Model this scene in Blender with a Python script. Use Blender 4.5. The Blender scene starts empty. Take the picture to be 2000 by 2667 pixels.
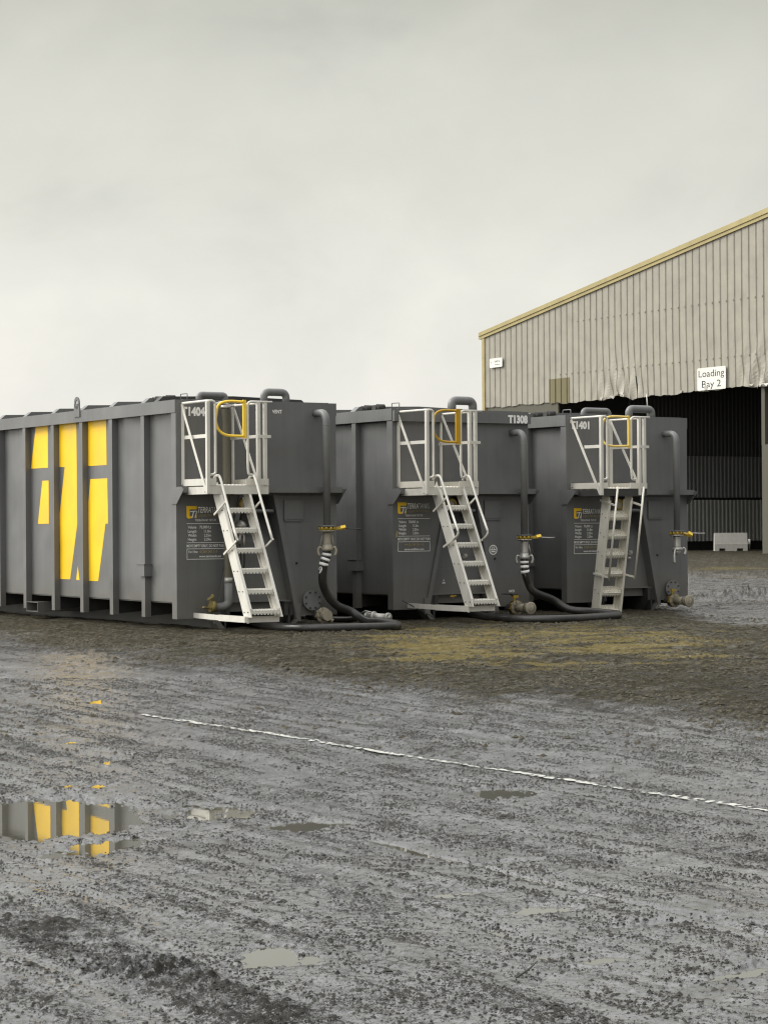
import bpy, bmesh, math, random
import numpy as np
from mathutils import Vector, Matrix

R = math.radians
random.seed(7)
SC = bpy.context.scene
COL = SC.collection

# ------------------------------------------------------------------ camera
cam_d = bpy.data.cameras.new('camera')
cam = bpy.data.objects.new('camera', cam_d)
COL.objects.link(cam)
cam.location = (0, 0, 1.56)
cam.rotation_euler = (R(90), R(0.39), 0)
cam_d.sensor_fit = 'VERTICAL'
cam_d.sensor_height = 36
cam_d.lens = 5900 / 2667 * 36
cam_d.shift_y = 29.8 / 2667
cam_d.clip_end = 9000
cam_d.clip_start = 0.05
SC.camera = cam

# ------------------------------------------------------------------ world: overcast
SUN_EL, SUN_AZ = 38, -78            # azimuth measured from +Y towards +X
w = bpy.data.worlds.new('World')
SC.world = w
w.use_nodes = True
nt = w.node_tree
nt.nodes.clear()


def N(t, typ, **kw):
    n = t.nodes.new(typ)
    for k, v in kw.items():
        if k in n.inputs.keys() if hasattr(n.inputs, 'keys') else False:
            n.inputs[k].default_value = v
        else:
            setattr(n, k, v)
    return n


def ramp(t, stops, interp='LINEAR'):
    n = t.nodes.new('ShaderNodeValToRGB')
    cr = n.color_ramp
    cr.interpolation = interp
    while len(cr.elements) > 1:
        cr.elements.remove(cr.elements[-1])
    cr.elements[0].position = stops[0][0]
    for i, (p, c) in enumerate(stops):
        e = cr.elements[0] if i == 0 else cr.elements.new(p)
        if not isinstance(c, (tuple, list)):
            c = (c, c, c)
        e.color = (*c, 1)
    return n


out = nt.nodes.new('ShaderNodeOutputWorld')
bgA = nt.nodes.new('ShaderNodeBackground')
bgB = nt.nodes.new('ShaderNodeBackground')
add = nt.nodes.new('ShaderNodeAddShader')
sky = nt.nodes.new('ShaderNodeTexSky')
sky.sky_type = 'NISHITA'
sky.sun_disc = False
sky.sun_elevation = R(SUN_EL)
sky.sun_rotation = R(SUN_AZ)
sky.air_density = 1.0
sky.dust_density = 5.0
bgA.inputs['Strength'].default_value = 0.006
nt.links.new(sky.outputs[0], bgA.inputs[0])
tc = nt.nodes.new('ShaderNodeTexCoord')
sep = nt.nodes.new('ShaderNodeSeparateXYZ')
nt.links.new(tc.outputs['Generated'], sep.inputs[0])
elev = ramp(nt, [(0.0, (.855, .842, .79)), (.035, (.85, .838, .785)), (.09, (.82, .812, .755)), (.17, (.72, .717, .65)),
                 (.25, (.53, .53, .47)), (.38, (1.0, 1.0, .98)), (.6, (1.6, 1.6, 1.6)), (1, (1.8, 1.8, 1.8))], 'EASE')
nt.links.new(sep.outputs['Z'], elev.inputs[0])
mp = nt.nodes.new('ShaderNodeMapping')
mp.inputs['Scale'].default_value = (1.5, 1.0, 2.2)
mp.inputs['Location'].default_value = (0.21, 0.0, 0.55)
nt.links.new(tc.outputs['Generated'], mp.inputs[0])
n1 = nt.nodes.new('ShaderNodeTexNoise')
n1.inputs['Scale'].default_value = 4.2
n1.inputs['Detail'].default_value = 9
n1.inputs['Roughness'].default_value = .5
n1.inputs['Distortion'].default_value = .5
nt.links.new(mp.outputs[0], n1.inputs['Vector'])
cl = ramp(nt, [(.32, (.87, .875, .875)), (.5, (.98, .98, .975)), (.68, (1.06, 1.054, 1.04))], 'EASE')
nt.links.new(n1.outputs['Fac'], cl.inputs[0])
n2 = nt.nodes.new('ShaderNodeTexNoise')
n2.inputs['Scale'].default_value = 13
n2.inputs['Detail'].default_value = 7
n2.inputs['Roughness'].default_value = .55
nt.links.new(mp.outputs[0], n2.inputs['Vector'])
cl2 = ramp(nt, [(.3, .975), (.7, 1.02)], 'EASE')
nt.links.new(n2.outputs['Fac'], cl2.inputs[0])
mulb = nt.nodes.new('ShaderNodeMix')
mulb.data_type = 'RGBA'
mulb.blend_type = 'MULTIPLY'
mulb.inputs[0].default_value = 1
nt.links.new(cl.outputs[0], mulb.inputs[6])
nt.links.new(cl2.outputs[0], mulb.inputs[7])
mul = nt.nodes.new('ShaderNodeMix')
mul.data_type = 'RGBA'
mul.blend_type = 'MULTIPLY'
mul.inputs[0].default_value = 1
nt.links.new(elev.outputs[0], mul.inputs[6])
nt.links.new(mulb.outputs[2], mul.inputs[7])
# the cloud is thinner towards the hidden sun (left)
side = ramp(nt, [(0.0, 2.3), (.25, 1.6), (.40, 1.02), (.6, .98), (.75, .6), (1, .5)], 'EASE')
mr = nt.nodes.new('ShaderNodeMapRange')
mr.inputs['From Min'].default_value = -1
mr.inputs['From Max'].default_value = 1
nt.links.new(sep.outputs['X'], mr.inputs['Value'])
nt.links.new(mr.outputs[0], side.inputs[0])
mul2 = nt.nodes.new('ShaderNodeMix')
mul2.data_type = 'RGBA'
mul2.blend_type = 'MULTIPLY'
mul2.inputs[0].default_value = 1
nt.links.new(mul.outputs[2], mul2.inputs[6])
nt.links.new(side.outputs[0], mul2.inputs[7])
nt.links.new(mul2.outputs[2], bgB.inputs[0])
bgB.inputs['Strength'].default_value = 1.0
nt.links.new(bgA.outputs[0], add.inputs[0])
nt.links.new(bgB.outputs[0], add.inputs[1])
nt.links.new(add.outputs[0], out.inputs[0])

# ------------------------------------------------------------------ sun (soft, behind cloud)
sl = bpy.data.lights.new('sun', 'SUN')
sl.energy = 1.8
sl.angle = R(25)
sl.color = (1.0, .965, .9)
so = bpy.data.objects.new('sun', sl)
COL.objects.link(so)
az, el = R(SUN_AZ), R(SUN_EL)
dirv = Vector((math.sin(az) * math.cos(el), math.cos(az) * math.cos(el), math.sin(el)))
so.rotation_euler = dirv.to_track_quat('Z', 'Y').to_euler()
so.location = dirv * 100

SC.view_settings.view_transform = 'Standard'
SC.view_settings.look = 'None'
SC.view_settings.exposure = 0.0
SC.view_settings.gamma = 1.0
SC.cycles.max_bounces = 6
SC.cycles.use_denoising = True
SC.cycles.denoiser = 'OPENIMAGEDENOISE'
SC.cycles.denoising_input_passes = 'RGB_ALBEDO_NORMAL'
SC.cycles.denoising_prefilter = 'ACCURATE'
SC.cycles.use_adaptive_sampling = False
SC.cycles.filter_width = 1.2
SC.cycles.sample_clamp_indirect = 4.0


# ------------------------------------------------------------------ materials
def newmat(name):
    m = bpy.data.materials.new(name)
    m.use_nodes = True
    t = m.node_tree
    return m, t, t.nodes['Principled BSDF']


def tnoise(t, coord, scale, detail=4, rough=.55, dist=0., vscale=None):
    if vscale:
        mpn = t.nodes.new('ShaderNodeMapping')
        mpn.inputs['Scale'].default_value = vscale
        t.links.new(coord, mpn.inputs[0])
        coord = mpn.outputs[0]
    n = t.nodes.new('ShaderNodeTexNoise')
    n.inputs['Scale'].default_value = scale
    n.inputs['Detail'].default_value = detail
    n.inputs['Roughness'].default_value = rough
    n.inputs['Distortion'].default_value = dist
    t.links.new(coord, n.inputs['Vector'])
    return n.outputs['Fac']


def mixc(t, fac, a, b, mode='MIX'):
    n = t.nodes.new('ShaderNodeMix')
    n.data_type = 'RGBA'
    n.blend_type = mode
    for sock, v in ((0, fac), (6, a), (7, b)):
        if isinstance(v, (int, float)):
            n.inputs[sock].default_value = v
        elif isinstance(v, (tuple, list)):
            n.inputs[sock].default_value = (*v, 1)
        else:
            t.links.new(v, n.inputs[sock])
    return n.outputs[2]


def maths(t, op, a, b=0., clamp=False):
    n = t.nodes.new('ShaderNodeMath')
    n.operation = op
    n.use_clamp = clamp
    for i, v in enumerate((a, b)):
        if isinstance(v, (int, float)):
            n.inputs[i].default_value = v
        else:
            t.links.new(v, n.inputs[i])
    return n.outputs[0]


def bump(t, h, strength, dist, base=None):
    b = t.nodes.new('ShaderNodeBump')
    b.inputs['Strength'].default_value = strength
    b.inputs['Distance'].default_value = dist
    t.links.new(h, b.inputs['Height'])
    if base:
        t.links.new(base, b.inputs['Normal'])
    return b.outputs[0]


def paint(name, col, rough=.45, dirt=(.05, .045, .035), dirt_amt=.35, wear=None, metal=0., wave=.0, splash=False, spec=.5):
    """painted metal: patchy tone, vertical run marks, mud splash low down, slightly wavy sheet"""
    m, t, b = newmat(name)
    co = t.nodes.new('ShaderNodeTexCoord').outputs['Object']
    big = tnoise(t, co, 1.3, 5, .6)
    streak = tnoise(t, co, 1.0, 5, .65, 0, (9, 9, .5))
    fine = tnoise(t, co, 22, 6, .7)
    f1 = ramp(t, [(.35, 0), (.72, 1)])
    t.links.new(big, f1.inputs[0])
    f2 = ramp(t, [(.45, 0), (.75, 1)])
    t.links.new(streak, f2.inputs[0])
    fac = maths(t, 'MULTIPLY', maths(t, 'ADD', f1.outputs[0], f2.outputs[0]), dirt_amt * .5, True)
    c = mixc(t, fac, col, dirt)
    lift = ramp(t, [(.3, .86), (.7, 1.16)])
    t.links.new(big, lift.inputs[0])
    c = mixc(t, 1.0, c, lift.outputs[0], 'MULTIPLY')
    if splash:
        sx = t.nodes.new('ShaderNodeSeparateXYZ')
        t.links.new(co, sx.inputs[0])
        zz = maths(t, 'ADD', sx.outputs['Z'], maths(t, 'MULTIPLY', fine, -.9))
        r = ramp(t, [(.0, .75), (.35, .0)])
        t.links.new(zz, r.inputs[0])
        c = mixc(t, maths(t, 'MULTIPLY', r.outputs[0], .55), c, (.13, .12, .095))
        sc = ramp(t, [(.70, 0), (.76, 1)])
        t.links.new(tnoise(t, co, 30, 3, .6), sc.inputs[0])
        lo = ramp(t, [(.3, .5), (.95, 0)])
        t.links.new(sx.outputs['Z'], lo.inputs[0])
        c = mixc(t, maths(t, 'MULTIPLY', sc.outputs[0], lo.outputs[0]), c, (.30, .29, .26))
    if wear:
        r = ramp(t, [(.66, 0), (.70, 1)])
        t.links.new(fine, r.inputs[0])
        c = mixc(t, r.outputs[0], c, wear)
    t.links.new(c, b.inputs['Base Color'])
    rr = ramp(t, [(.3, rough - .08), (.7, rough + .14)])
    t.links.new(big, rr.inputs[0])
    t.links.new(rr.outputs[0], b.inputs['Roughness'])
    b.inputs['Metallic'].default_value = metal
    b.inputs['Specular IOR Level'].default_value = spec
    if wave:
        t.links.new(bump(t, tnoise(t, co, .9, 2, .4), wave, .12), b.inputs['Normal'])
    return m


M = {}
M['grey'] = paint('slate_grey_tank_paint', (.145, .146, .146), .36, (.10, .099, .094), .7, wave=.5, splash=True)
M['greypipe'] = paint('grey_pipe_paint', (.175, .176, .174), .40, (.08, .075, .06), .4)
M['yellow'] = paint('yellow_vinyl', (1.0, .62, .012), .40, (.80, .46, .02), .45, wave=.12)
M['yellowgate'] = paint('yellow_gate_coating', (.98, .66, .05), .42, (.8, .5, .08), .3)
M['ochregate'] = paint('ochre_gate_coating', (.50, .29, .012), .42, (.3, .2, .03), .4)
M['palegate'] = paint('pale_yellow_gate_coating', (.85, .62, .16), .42, (.6, .45, .12), .4)
M['alu'] = paint('mill_aluminium', (.72, .70, .64), .46, (.42, .39, .32), .5, metal=.25)
M['aludirty'] = paint('weathered_aluminium', (.78, .75, .66), .45, (.58, .54, .44), .5, metal=.25)
M['white'] = paint('white_marking', (.90, .89, .86), .5, (.70, .68, .62), .25)
M['ivory'] = paint('white_sign_board', (.78, .77, .72), .45, (.6, .57, .5), .3)
M['black'] = paint('black_coating', (.012, .012, .011), .5, (.03, .028, .02), .5)
M['dark'] = paint('dark_underframe_paint', (.035, .035, .034), .55, (.05, .045, .035), .7)
M['rubber'] = paint('black_rubber_hose', (.020, .020, .020), .36, (.055, .050, .040), .9)
M['steel'] = paint('galvanised_steel', (.50, .49, .46), .38, (.28, .25, .2), .6, metal=.55)
M['dirtysteel'] = paint('muddy_steel', (.36, .33, .26), .5, (.20, .17, .11), .9, metal=.2)
M['brassdirty'] = paint('muddy_valve_coating', (.26, .20, .06), .5, (.08, .07, .035), 1.0)
M['brass'] = paint('yellow_valve_coating', (.52, .34, .03), .45, (.10, .075, .02), 1.0)
M['olive'] = paint('olive_flexible_hose', (.145, .135, .095), .5, (.07, .06, .04), .8)
M['clad'] = paint('beige_cladding', (.335, .314, .264), .5, (.26, .24, .19), .5)
M['cladin'] = paint('grey_inner_cladding', (.30, .30, .29), .6, (.10, .095, .08), .6)
M['trim'] = paint('yellow_trim', (.40, .33, .15), .5, (.32, .27, .14), .5)
M['rooflight'] = paint('olive_glassfibre', (.17, .145, .065), .35, (.10, .085, .04), .8)
M['concrete'] = paint('dirty_white_plastic', (.50, .49, .45), .6, (.30, .28, .24), .6)
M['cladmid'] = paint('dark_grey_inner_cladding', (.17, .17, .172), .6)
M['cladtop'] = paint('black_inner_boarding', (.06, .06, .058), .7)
M['column'] = paint('column_paint', (.10, .095, .07), .6, (.06, .055, .04), .6)


# ------------------------------------------------------------------ mesh builder
class MB:
    def __init__(s):
        s.v, s.f, s.sm, s.mi = [], [], [], []
        s.mats = []
        s.cur = 0

    def mat(s, m):
        if m not in s.mats:
            s.mats.append(m)
        s.cur = s.mats.index(m)
        return s

    def add(s, vs, fs, smooth=False):
        o = len(s.v)
        s.v += [tuple(p) for p in vs]
        for f in fs:
            s.f.append([o + i for i in f])
            s.sm.append(smooth)
            s.mi.append(s.cur)
        return s

    def box(s, a, b):
        x0, y0, z0 = a
        x1, y1, z1 = b
        return s.add([(x0, y0, z0), (x1, y0, z0), (x1, y1, z0), (x0, y1, z0), (x0, y0, z1), (x1, y0, z1), (x1, y1, z1), (x0, y1, z1)],
                     [(0, 1, 2, 3), (4, 5, 6, 7), (0, 1, 5, 4), (1, 2, 6, 5), (2, 3, 7, 6), (3, 0, 4, 7)])

    def prism(s, base, vec):
        """closed solid: planar polygon swept along vec"""
        n = len(base)
        vec = Vector(vec)
        b = [Vector(p) for p in base]
        t_ = [p + vec for p in b]
        return s.add(b + t_, [tuple(range(n)), tuple(range(n, 2 * n))] + [(i, (i + 1) % n, n + (i + 1) % n, n + i) for i in range(n)])

    def bar(s, p, q, w_, d, side=(1, 0, 0)):
        """rectangular bar between two points; w_ along side, d across"""
        p, q = Vector(p), Vector(q)
        ax = (q - p).normalized()
        sv = Vector(side)
        sv = (sv - ax * sv.dot(ax)).normalized()
        tv = ax.cross(sv)
        c = [p + sv * (i * w_ / 2) + tv * (j * d / 2) for i, j in ((-1, -1), (1, -1), (1, 1), (-1, 1))]
        return s.prism(c, q - p)

    def tube(s, pts, r, n=12, caps=True, rad=None):
        pts = [Vector(p) for p in pts]
        rings = []
        up = None
        for i, p in enumerate(pts):
            if i == 0:
                tg = pts[1] - p
            elif i == len(pts) - 1:
                tg = p - pts[i - 1]
            else:
                tg = (pts[i + 1] - p).normalized() + (p - pts[i - 1]).normalized()
            tg.normalize()
            if up is None:
                up = Vector((0, 0, 1)) if abs(tg.z) < .9 else Vector((1, 0, 0))
            up = (up - tg * up.dot(tg)).normalized()
            sd = tg.cross(up)
            rr = rad[i] if rad else r
            rings.append([p + (up * math.cos(2 * math.pi * k / n) + sd * math.sin(2 * math.pi * k / n)) * rr for k in range(n)])
        vs = [q for rg in rings for q in rg]
        fs = []
        for i in range(len(pts) - 1):
            for k in range(n):
                fs.append((i * n + k, i * n + (k + 1) % n, (i + 1) * n + (k + 1) % n, (i + 1) * n + k))
        s.add(vs, fs, True)
        if caps:
            o = len(vs)
            base = len(s.v) - o
            for idx in (range(n), range((len(pts) - 1) * n, len(pts) * n)):
                s.f.append([base + j for j in idx])
                s.sm.append(False)
                s.mi.append(s.cur)
        return s

    def cyl(s, p, q, r, n=20, r2=None):
        """cylinder with hard rims"""
        p, q = Vector(p), Vector(q)
        ax = (q - p).normalized()
        up = Vector((0, 0, 1)) if abs(ax.z) < .9 else Vector((1, 0, 0))
        a_ = (up - ax * up.dot(ax)).normalized()
        b_ = ax.cross(a_)
        r2 = r if r2 is None else r2
        c = [(a_ * math.cos(2 * math.pi * k / n) + b_ * math.sin(2 * math.pi * k / n)) for k in range(n)]
        v = [p + k * r for k in c] + [q + k * r2 for k in c]
        s.add(v, [(k, (k + 1) % n, n + (k + 1) % n, n + k) for k in range(n)], True)
        base = len(s.v) - 2 * n
        for idx in (range(n), range(n, 2 * n)):
            s.f.append([base + j for j in idx])
            s.sm.append(False)
            s.mi.append(s.cur)
        return s

    def nozzle(s, p, q, r, wall=.012, n=20):
        """open pipe end from p to q with a visible hollow mouth at q"""
        p, q = Vector(p), Vector(q)
        ax = (q - p).normalized()
        s.tube([p, q, q + ax * .0001, q - ax * min((q - p).length * .9, .25)], 0, n, True, [r, r, r - wall, r - wall])
        return s

    def build(s, name, mat, parent=None, loc=None, recalc=True):
        me = bpy.data.meshes.new(name)
        me.from_pydata(s.v, [], s.f)
        me.polygons.foreach_set('use_smooth', s.sm)
        if s.mats:
            for m_ in s.mats:
                me.materials.append(m_)
            me.polygons.foreach_set('material_index', s.mi)
        else:
            me.materials.append(mat)
        me.update()
        if recalc:
            bm = bmesh.new()
            bm.from_mesh(me)
            bmesh.ops.recalc_face_normals(bm, faces=bm.faces)
            bm.to_mesh(me)
            bm.free()
        o = bpy.data.objects.new(name, me)
        COL.objects.link(o)
        if parent:
            o.parent = parent
        if loc:
            o.location = loc
        return o


def smooth_path(pts, seg=8):
    """Catmull-Rom through the points"""
    P = [Vector(p) for p in pts]
    P = [P[0] * 2 - P[1]] + P + [P[-1] * 2 - P[-2]]
    res = []
    for i in range(1, len(P) - 2):
        for k in range(seg):
            t = k / seg
            a, b, c, d = P[i - 1:i + 3]
            res.append(.5 * ((2 * b) + (c - a) * t + (2 * a - 5 * b + 4 * c - d) * t * t + (3 * b - a - 3 * c + d) * t ** 3))
    res.append(P[-2])
    return res


def fillet(pts, r, seg=6):
    """round the corners of a polyline"""
    P = [Vector(p) for p in pts]
    res = [P[0]]
    for i in range(1, len(P) - 1):
        a, b, c = P[i - 1], P[i], P[i + 1]
        u_, v_ = (a - b), (c - b)
        rr = min(r, u_.length * .49, v_.length * .49)
        s_, e_ = b + u_.normalized() * rr, b + v_.normalized() * rr
        for k in range(seg + 1):
            t = k / seg
            res.append(s_ * (1 - t) ** 2 + b * 2 * t * (1 - t) + e_ * t * t)
    res.append(P[-1])
    return res


def empty(name, loc, rz=0.):
    o = bpy.data.objects.new(name, None)
    o.location = loc
    o.rotation_euler = (0, 0, rz)
    o.empty_display_size = .2
    COL.objects.link(o)
    return o


def tag(o, label=None, cat=None, group=None, kind=None):
    for k, v in (('label', label), ('category', cat), ('group', group), ('kind', kind)):
        if v:
            o[k] = v
    return o


def textmesh(txt, w_=None, h_=None, bold=0., shear=0., align='LEFT', space=1.):
    """flat lettering as plain geometry in the XY plane, sized to width / cap height"""
    cu = bpy.data.curves.new('lettering', 'FONT')
    cu.body = txt
    cu.size = 1
    cu.offset = bold
    cu.shear = shear
    cu.space_character = space
    cu.resolution_u = 3
    ob = bpy.data.objects.new('lettering', cu)
    COL.objects.link(ob)
    bpy.context.view_layer.update()
    me = bpy.data.meshes.new_from_object(ob.evaluated_get(bpy.context.evaluated_depsgraph_get()))
    vs = [v.co.copy() for v in me.vertices]
    fs = [tuple(p.vertices) for p in me.polygons]
    bpy.data.objects.remove(ob)
    bpy.data.curves.remove(cu)
    bpy.data.meshes.remove(me)
    x0, x1 = min(v.x for v in vs), max(v.x for v in vs)
    y0, y1 = min(v.y for v in vs), max(v.y for v in vs)
    sy = h_ / .70 if h_ else w_ / (x1 - x0)
    sx = w_ / (x1 - x0) if w_ else sy
    if not h_:
        y0 = 0
    off = {'LEFT': x0, 'CENTER': (x0 + x1) / 2, 'RIGHT': x1}[align]
    return [((v.x - off) * sx, v.y * sy) for v in vs], fs


# ------------------------------------------------------------------ noise on arrays
_rng = np.random.RandomState(3)
_perm = _rng.permutation(4096)
_grad = _rng.rand(4096) * 2 * np.pi


def perlin(x, y, seed=0):
    xi = np.floor(x).astype(np.int64)
    yi = np.floor(y).astype(np.int64)
    fx, fy = x - xi, y - yi
    ux, uy = fx * fx * fx * (fx * (fx * 6 - 15) + 10), fy * fy * fy * (fy * (fy * 6 - 15) + 10)

    def g(ix, iy, dx, dy):
        h = _perm[(_perm[(ix + seed * 131) & 4095] + iy) & 4095]
        a = _grad[h]
        return np.cos(a) * dx + np.sin(a) * dy
    a = g(xi, yi, fx, fy)
    b = g(xi + 1, yi, fx - 1, fy)
    c = g(xi, yi + 1, fx, fy - 1)
    d = g(xi + 1, yi + 1, fx - 1, fy - 1)
    return (a * (1 - ux) + b * ux) * (1 - uy) + (c * (1 - ux) + d * ux) * uy


def fbm(x, y, oct_=4, seed=0, gain=.5):
    r = np.zeros_like(x)
    a = 1.
    for i in range(oct_):
        r += a * perlin(x * 2 ** i, y * 2 ** i, seed + i)
        a *= gain
    return r


def sstep(a, b, x):
    t = np.clip((x - a) / (b - a), 0, 1)
    return t * t * (3 - 2 * t)


# ------------------------------------------------------------------ ground
def basez(Y):
    return -.27 * (1 - np.clip((np.asarray(Y, float) - 14) / 16, 0, 1))


WATER_DROP = .0135
DX, DY = -.52, .854            # the direction the tanks, the bay lines and the wheel ruts run
# puddles: x, y, radius along x, radius along y, rotation, depth
PUD = [(-2.34, 14.15, 1.0, 1.05, -14, .060), (-1.12, 14.40, .36, .46, 8, .014), (-.48, 13.75, .34, .26, 25, .014),
       (.80, 15.20, .33, .40, 0, .018), (-.47, 9.60, .25, .28, 8, .016), (-2.77, 21.9, .12, .42, 0, .018), (-2.30, 21.8, .10, .3, 0, .012),
       (-2.79, 18.8, .09, .25, 0, .016), (-2.56, 18.4, .09, .22, 0, .016), (-2.08, 17.1, .11, .25, 0, .017),
       (-2.14, 15.75, .20, .16, 0, .014), (-1.97, 15.72, .12, .22, 0, .012), (-1.62, 12.9, .24, .66, -25, .013),
       (.70, 10.7, .26, .16, 30, .009), (.35, 11.2, .3, .12, 20, .008), (1.45, 9.2, .30, .10, 30, .009),
       (.95, 9.5, .22, .08, 15, .008), (.62, 12.2, .4, .07, 30, .009), (1.2, 10.3, .34, .08, 25, .008)]


def heightfield(X, Y):
    a = X * DX + Y * DY
    b = X * (-DY) + Y * DX
    z = basez(Y)
    near = 1 - sstep(30, 60, Y)
    big = fbm(a / 3.2, b / .9, 3, 5) * .022
    rut = fbm(a / 1.6, b / .16, 3, 11) * .016
    lump = fbm(X / .35, Y / .35, 3, 21) * .012
    c1 = fbm(X / .075, Y / .075, 3, 31, .6)
    c2 = fbm(X / .032, Y / .032, 2, 41, .6)
    patch = sstep(-.25, .45, fbm(a / 1.1, b / .35, 3, 51))
    mudline = sstep(.05, .4, fbm(a / 2.6, b / .5, 3, 61))
    # bands of thicker mud
    bandfar = sstep(-2.0, 2.0, Y - 23.6 + 1.40 * X + 2.6 * fbm(X / 1.6, Y / 3., 4, 71)) * (1 - .75 * sstep(32, 35, Y + 2 * fbm(X / 1.2, Y / 3, 3, 73)) * sstep(4.6, 5.4, X))
    bandfar = np.clip(bandfar + .6 * sstep(58, 75, Y + 6 * perlin(X / 3, Y / 9, 75)) + .05 * sstep(36, 44, Y), 0, 1)
    darkband = np.exp(-((Y + 1.0 * X - 24.9 + .8 * perlin(X / 1.7, Y / 3, 77)) / 1.6) ** 2) * sstep(-9, 1, 6 - X)
    tr_b = b - ((-.98) * (-DY) + 9.15 * DX)
    corner = (1 - sstep(.13, .30, np.abs(tr_b + .05 + .06 * fbm(a / .4, b / .4, 2, 81)))) * (1 - sstep(-.25, .35, a - 8.62 + .2 * perlin(a / .2, b / .3, 83)) * .0)
    corner *= (Y < 10.6) * (a > 7.2)
    left2 = sstep(.1, .55, fbm(a / 1.2, b / .45, 3, 91) + .55 * (X < 0) * (1 - sstep(8.5, 13, Y)) - .06)
    mud = np.clip(.15 + .35 * patch + .45 * mudline + .15 * sstep(34, 45, Y) + .9 * bandfar + .7 * darkband + .6 * corner * (1 + .8 * c1) + .2 * left2 * (Y < 20), 0, 1.4)
    clod = np.clip(np.maximum(c1, 0) * 1.0 + np.maximum(c2, 0) * .6 + .15 * (mud - .5), 0, 1.3)
    clodz = clod * (.007 + .013 * np.minimum(mud, .8))
    h = (big + rut * (.5 + mud * .6) + lump * (.4 + mud * .6)) * near + clodz * (1 - sstep(60, 120, Y) * .6)
    h += bandfar * (.012 + .03 * np.maximum(fbm(X / .5, Y / .9, 3, 101), 0)) * near
    # ridge of tyre-printed mud in the near left corner
    lug = np.maximum(0, np.sin((a + .5 * tr_b + .03 * np.sin(tr_b * 18)) * 2 * np.pi / .12))
    h += corner * (.010 + .008 * c1)
    h += corner * .030 * lug * np.exp(-((a - 8.5) / .32) ** 2)
    # small heap on the right in the distance
    h += .16 * np.exp(-(((X - 7.5) / 1.1) ** 2 + ((Y - 46) / 1.3) ** 2)) * (1 + 1.5 * c1)
    # narrow rut that holds water
    gp, gq = np.array([-.12, 13.15]), np.array([2.0, 9.45])
    gd = (gq - gp) / np.linalg.norm(gq - gp)
    along = (X - gp[0]) * gd[0] + (Y - gp[1]) * gd[1]
    side_ = (X - gp[0]) * gd[1] - (Y - gp[1]) * gd[0] + .03 * perlin(along / .7, along * 0, 131)
    h -= .044 * np.exp(-(side_ / (.028 + .014 * sstep(1.5, 3.5, along))) ** 2) * sstep(-.1, .2, along) * (.75 + .9 * perlin(along / .35, along * 0 + .5, 133))
    # puddles
    pm = np.zeros_like(X)
    for (px, py, rx, ry, rot, dep) in PUD:
        sel = (np.abs(X - px) < 2.2 * max(rx, ry)) & (np.abs(Y - py) < 2.2 * max(rx, ry))
        if not sel.any():
            continue
        xs, ys = X[sel] - px, Y[sel] - py
        cr, sr = math.cos(R(rot)), math.sin(R(rot))
        u, v = xs * cr + ys * sr, -xs * sr + ys * cr
        r = np.sqrt((u / rx) ** 2 + (v / ry) ** 2) + .62 * min(1, .55 / rx) * fbm(X[sel] / .20, Y[sel] / .28, 5, 111, .65)
        r = r + .45 * min(1, .55 / rx) * fbm(X[sel] / .055, Y[sel] / .08, 3, 117, .6)
        lvl = float(basez(py))
        k = 1 - sstep(.75, 1.9, r)
        hs, zs = h[sel], z[sel]
        zs = zs * (1 - k) + lvl * k
        hs = hs * (1 - .88 * k) - (dep + .004) * 1.4 * (1 - sstep(.3, 1.15, r)) + .004 * k
        h[sel], z[sel] = hs, zs
        pm[sel] = np.maximum(pm[sel], (1 - sstep(.6, 1.3, r)))
    return z + h, mud, clod, bandfar, pm


def build_ground():
    ys = [-25, -10, 0, 3]
    y = 5.0
    while y < 62:
        ys.append(y)
        y += max(.012, 2.05e-4 * y * y)
    while y < 3500:
        ys.append(y)
        y *= 1.035
    ys.append(5000)
    ys = np.array(ys)
    nc = 560
    inner = np.linspace(-1, 1, nc)
    outer = np.array([1.08, 1.2, 1.4, 1.8, 2.6, 4.5, 9, 20])
    cols = np.concatenate([-outer[::-1], inner, outer])
    hw = .195 * np.maximum(ys, 5) + .35
    X = cols[None, :] * hw[:, None]
    Y = np.repeat(ys[:, None], len(cols), 1)
    X = np.where(np.abs(cols[None, :]) > 1, np.sign(X) * (np.abs(X) + 12 * (np.abs(cols[None, :]) > 2.5)), X)
    Z, mud, clod, band, pm = heightfield(X, Y)
    nr, ncol = X.shape
    me = bpy.data.meshes.new('ground')
    me.vertices.add(nr * ncol)
    me.vertices.foreach_set('co', np.stack([X, Y, Z], -1).astype(np.float32).ravel())
    i = np.arange(nr - 1)[:, None] * ncol + np.arange(ncol - 1)[None, :]
    q = np.stack([i, i + 1, i + 1 + ncol, i + ncol], -1).reshape(-1, 4)
    me.loops.add(q.size)
    me.loops.foreach_set('vertex_index', q.ravel().astype(np.int32))
    me.polygons.add(len(q))
    me.polygons.foreach_set('loop_start', (np.arange(len(q)) * 4).astype(np.int32))
    me.polygons.foreach_set('use_smooth', np.ones(len(q), bool))
    me.update(calc_edges=True)
    at = me.color_attributes.new('soil', 'FLOAT_COLOR', 'POINT')
    yel = sstep(.0, .55, .2 * fbm(X / 1.5, Y / .9, 4, 201, .6) + .75 * np.exp(-((X - 1.8) / 3.2) ** 2) * np.exp(-((Y - 30) / 5.5) ** 2) - .10) * band * sstep(-2.6, .6, X)
    yel = np.maximum(yel, .8 * np.exp(-((Y - 72) / 10) ** 2) * sstep(-.1, .3, fbm(X / 5, Y / 2.5, 2, 211)))
    rgba = np.stack([mud / 1.4, clod / 1.3, yel, band], -1)
    at.data.foreach_set('color', rgba.astype(np.float32).ravel())
    at2 = me.attributes.new('pool', 'FLOAT', 'POINT')
    at2.data.foreach_set('value', pm.astype(np.float32).ravel())
    return me


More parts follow.
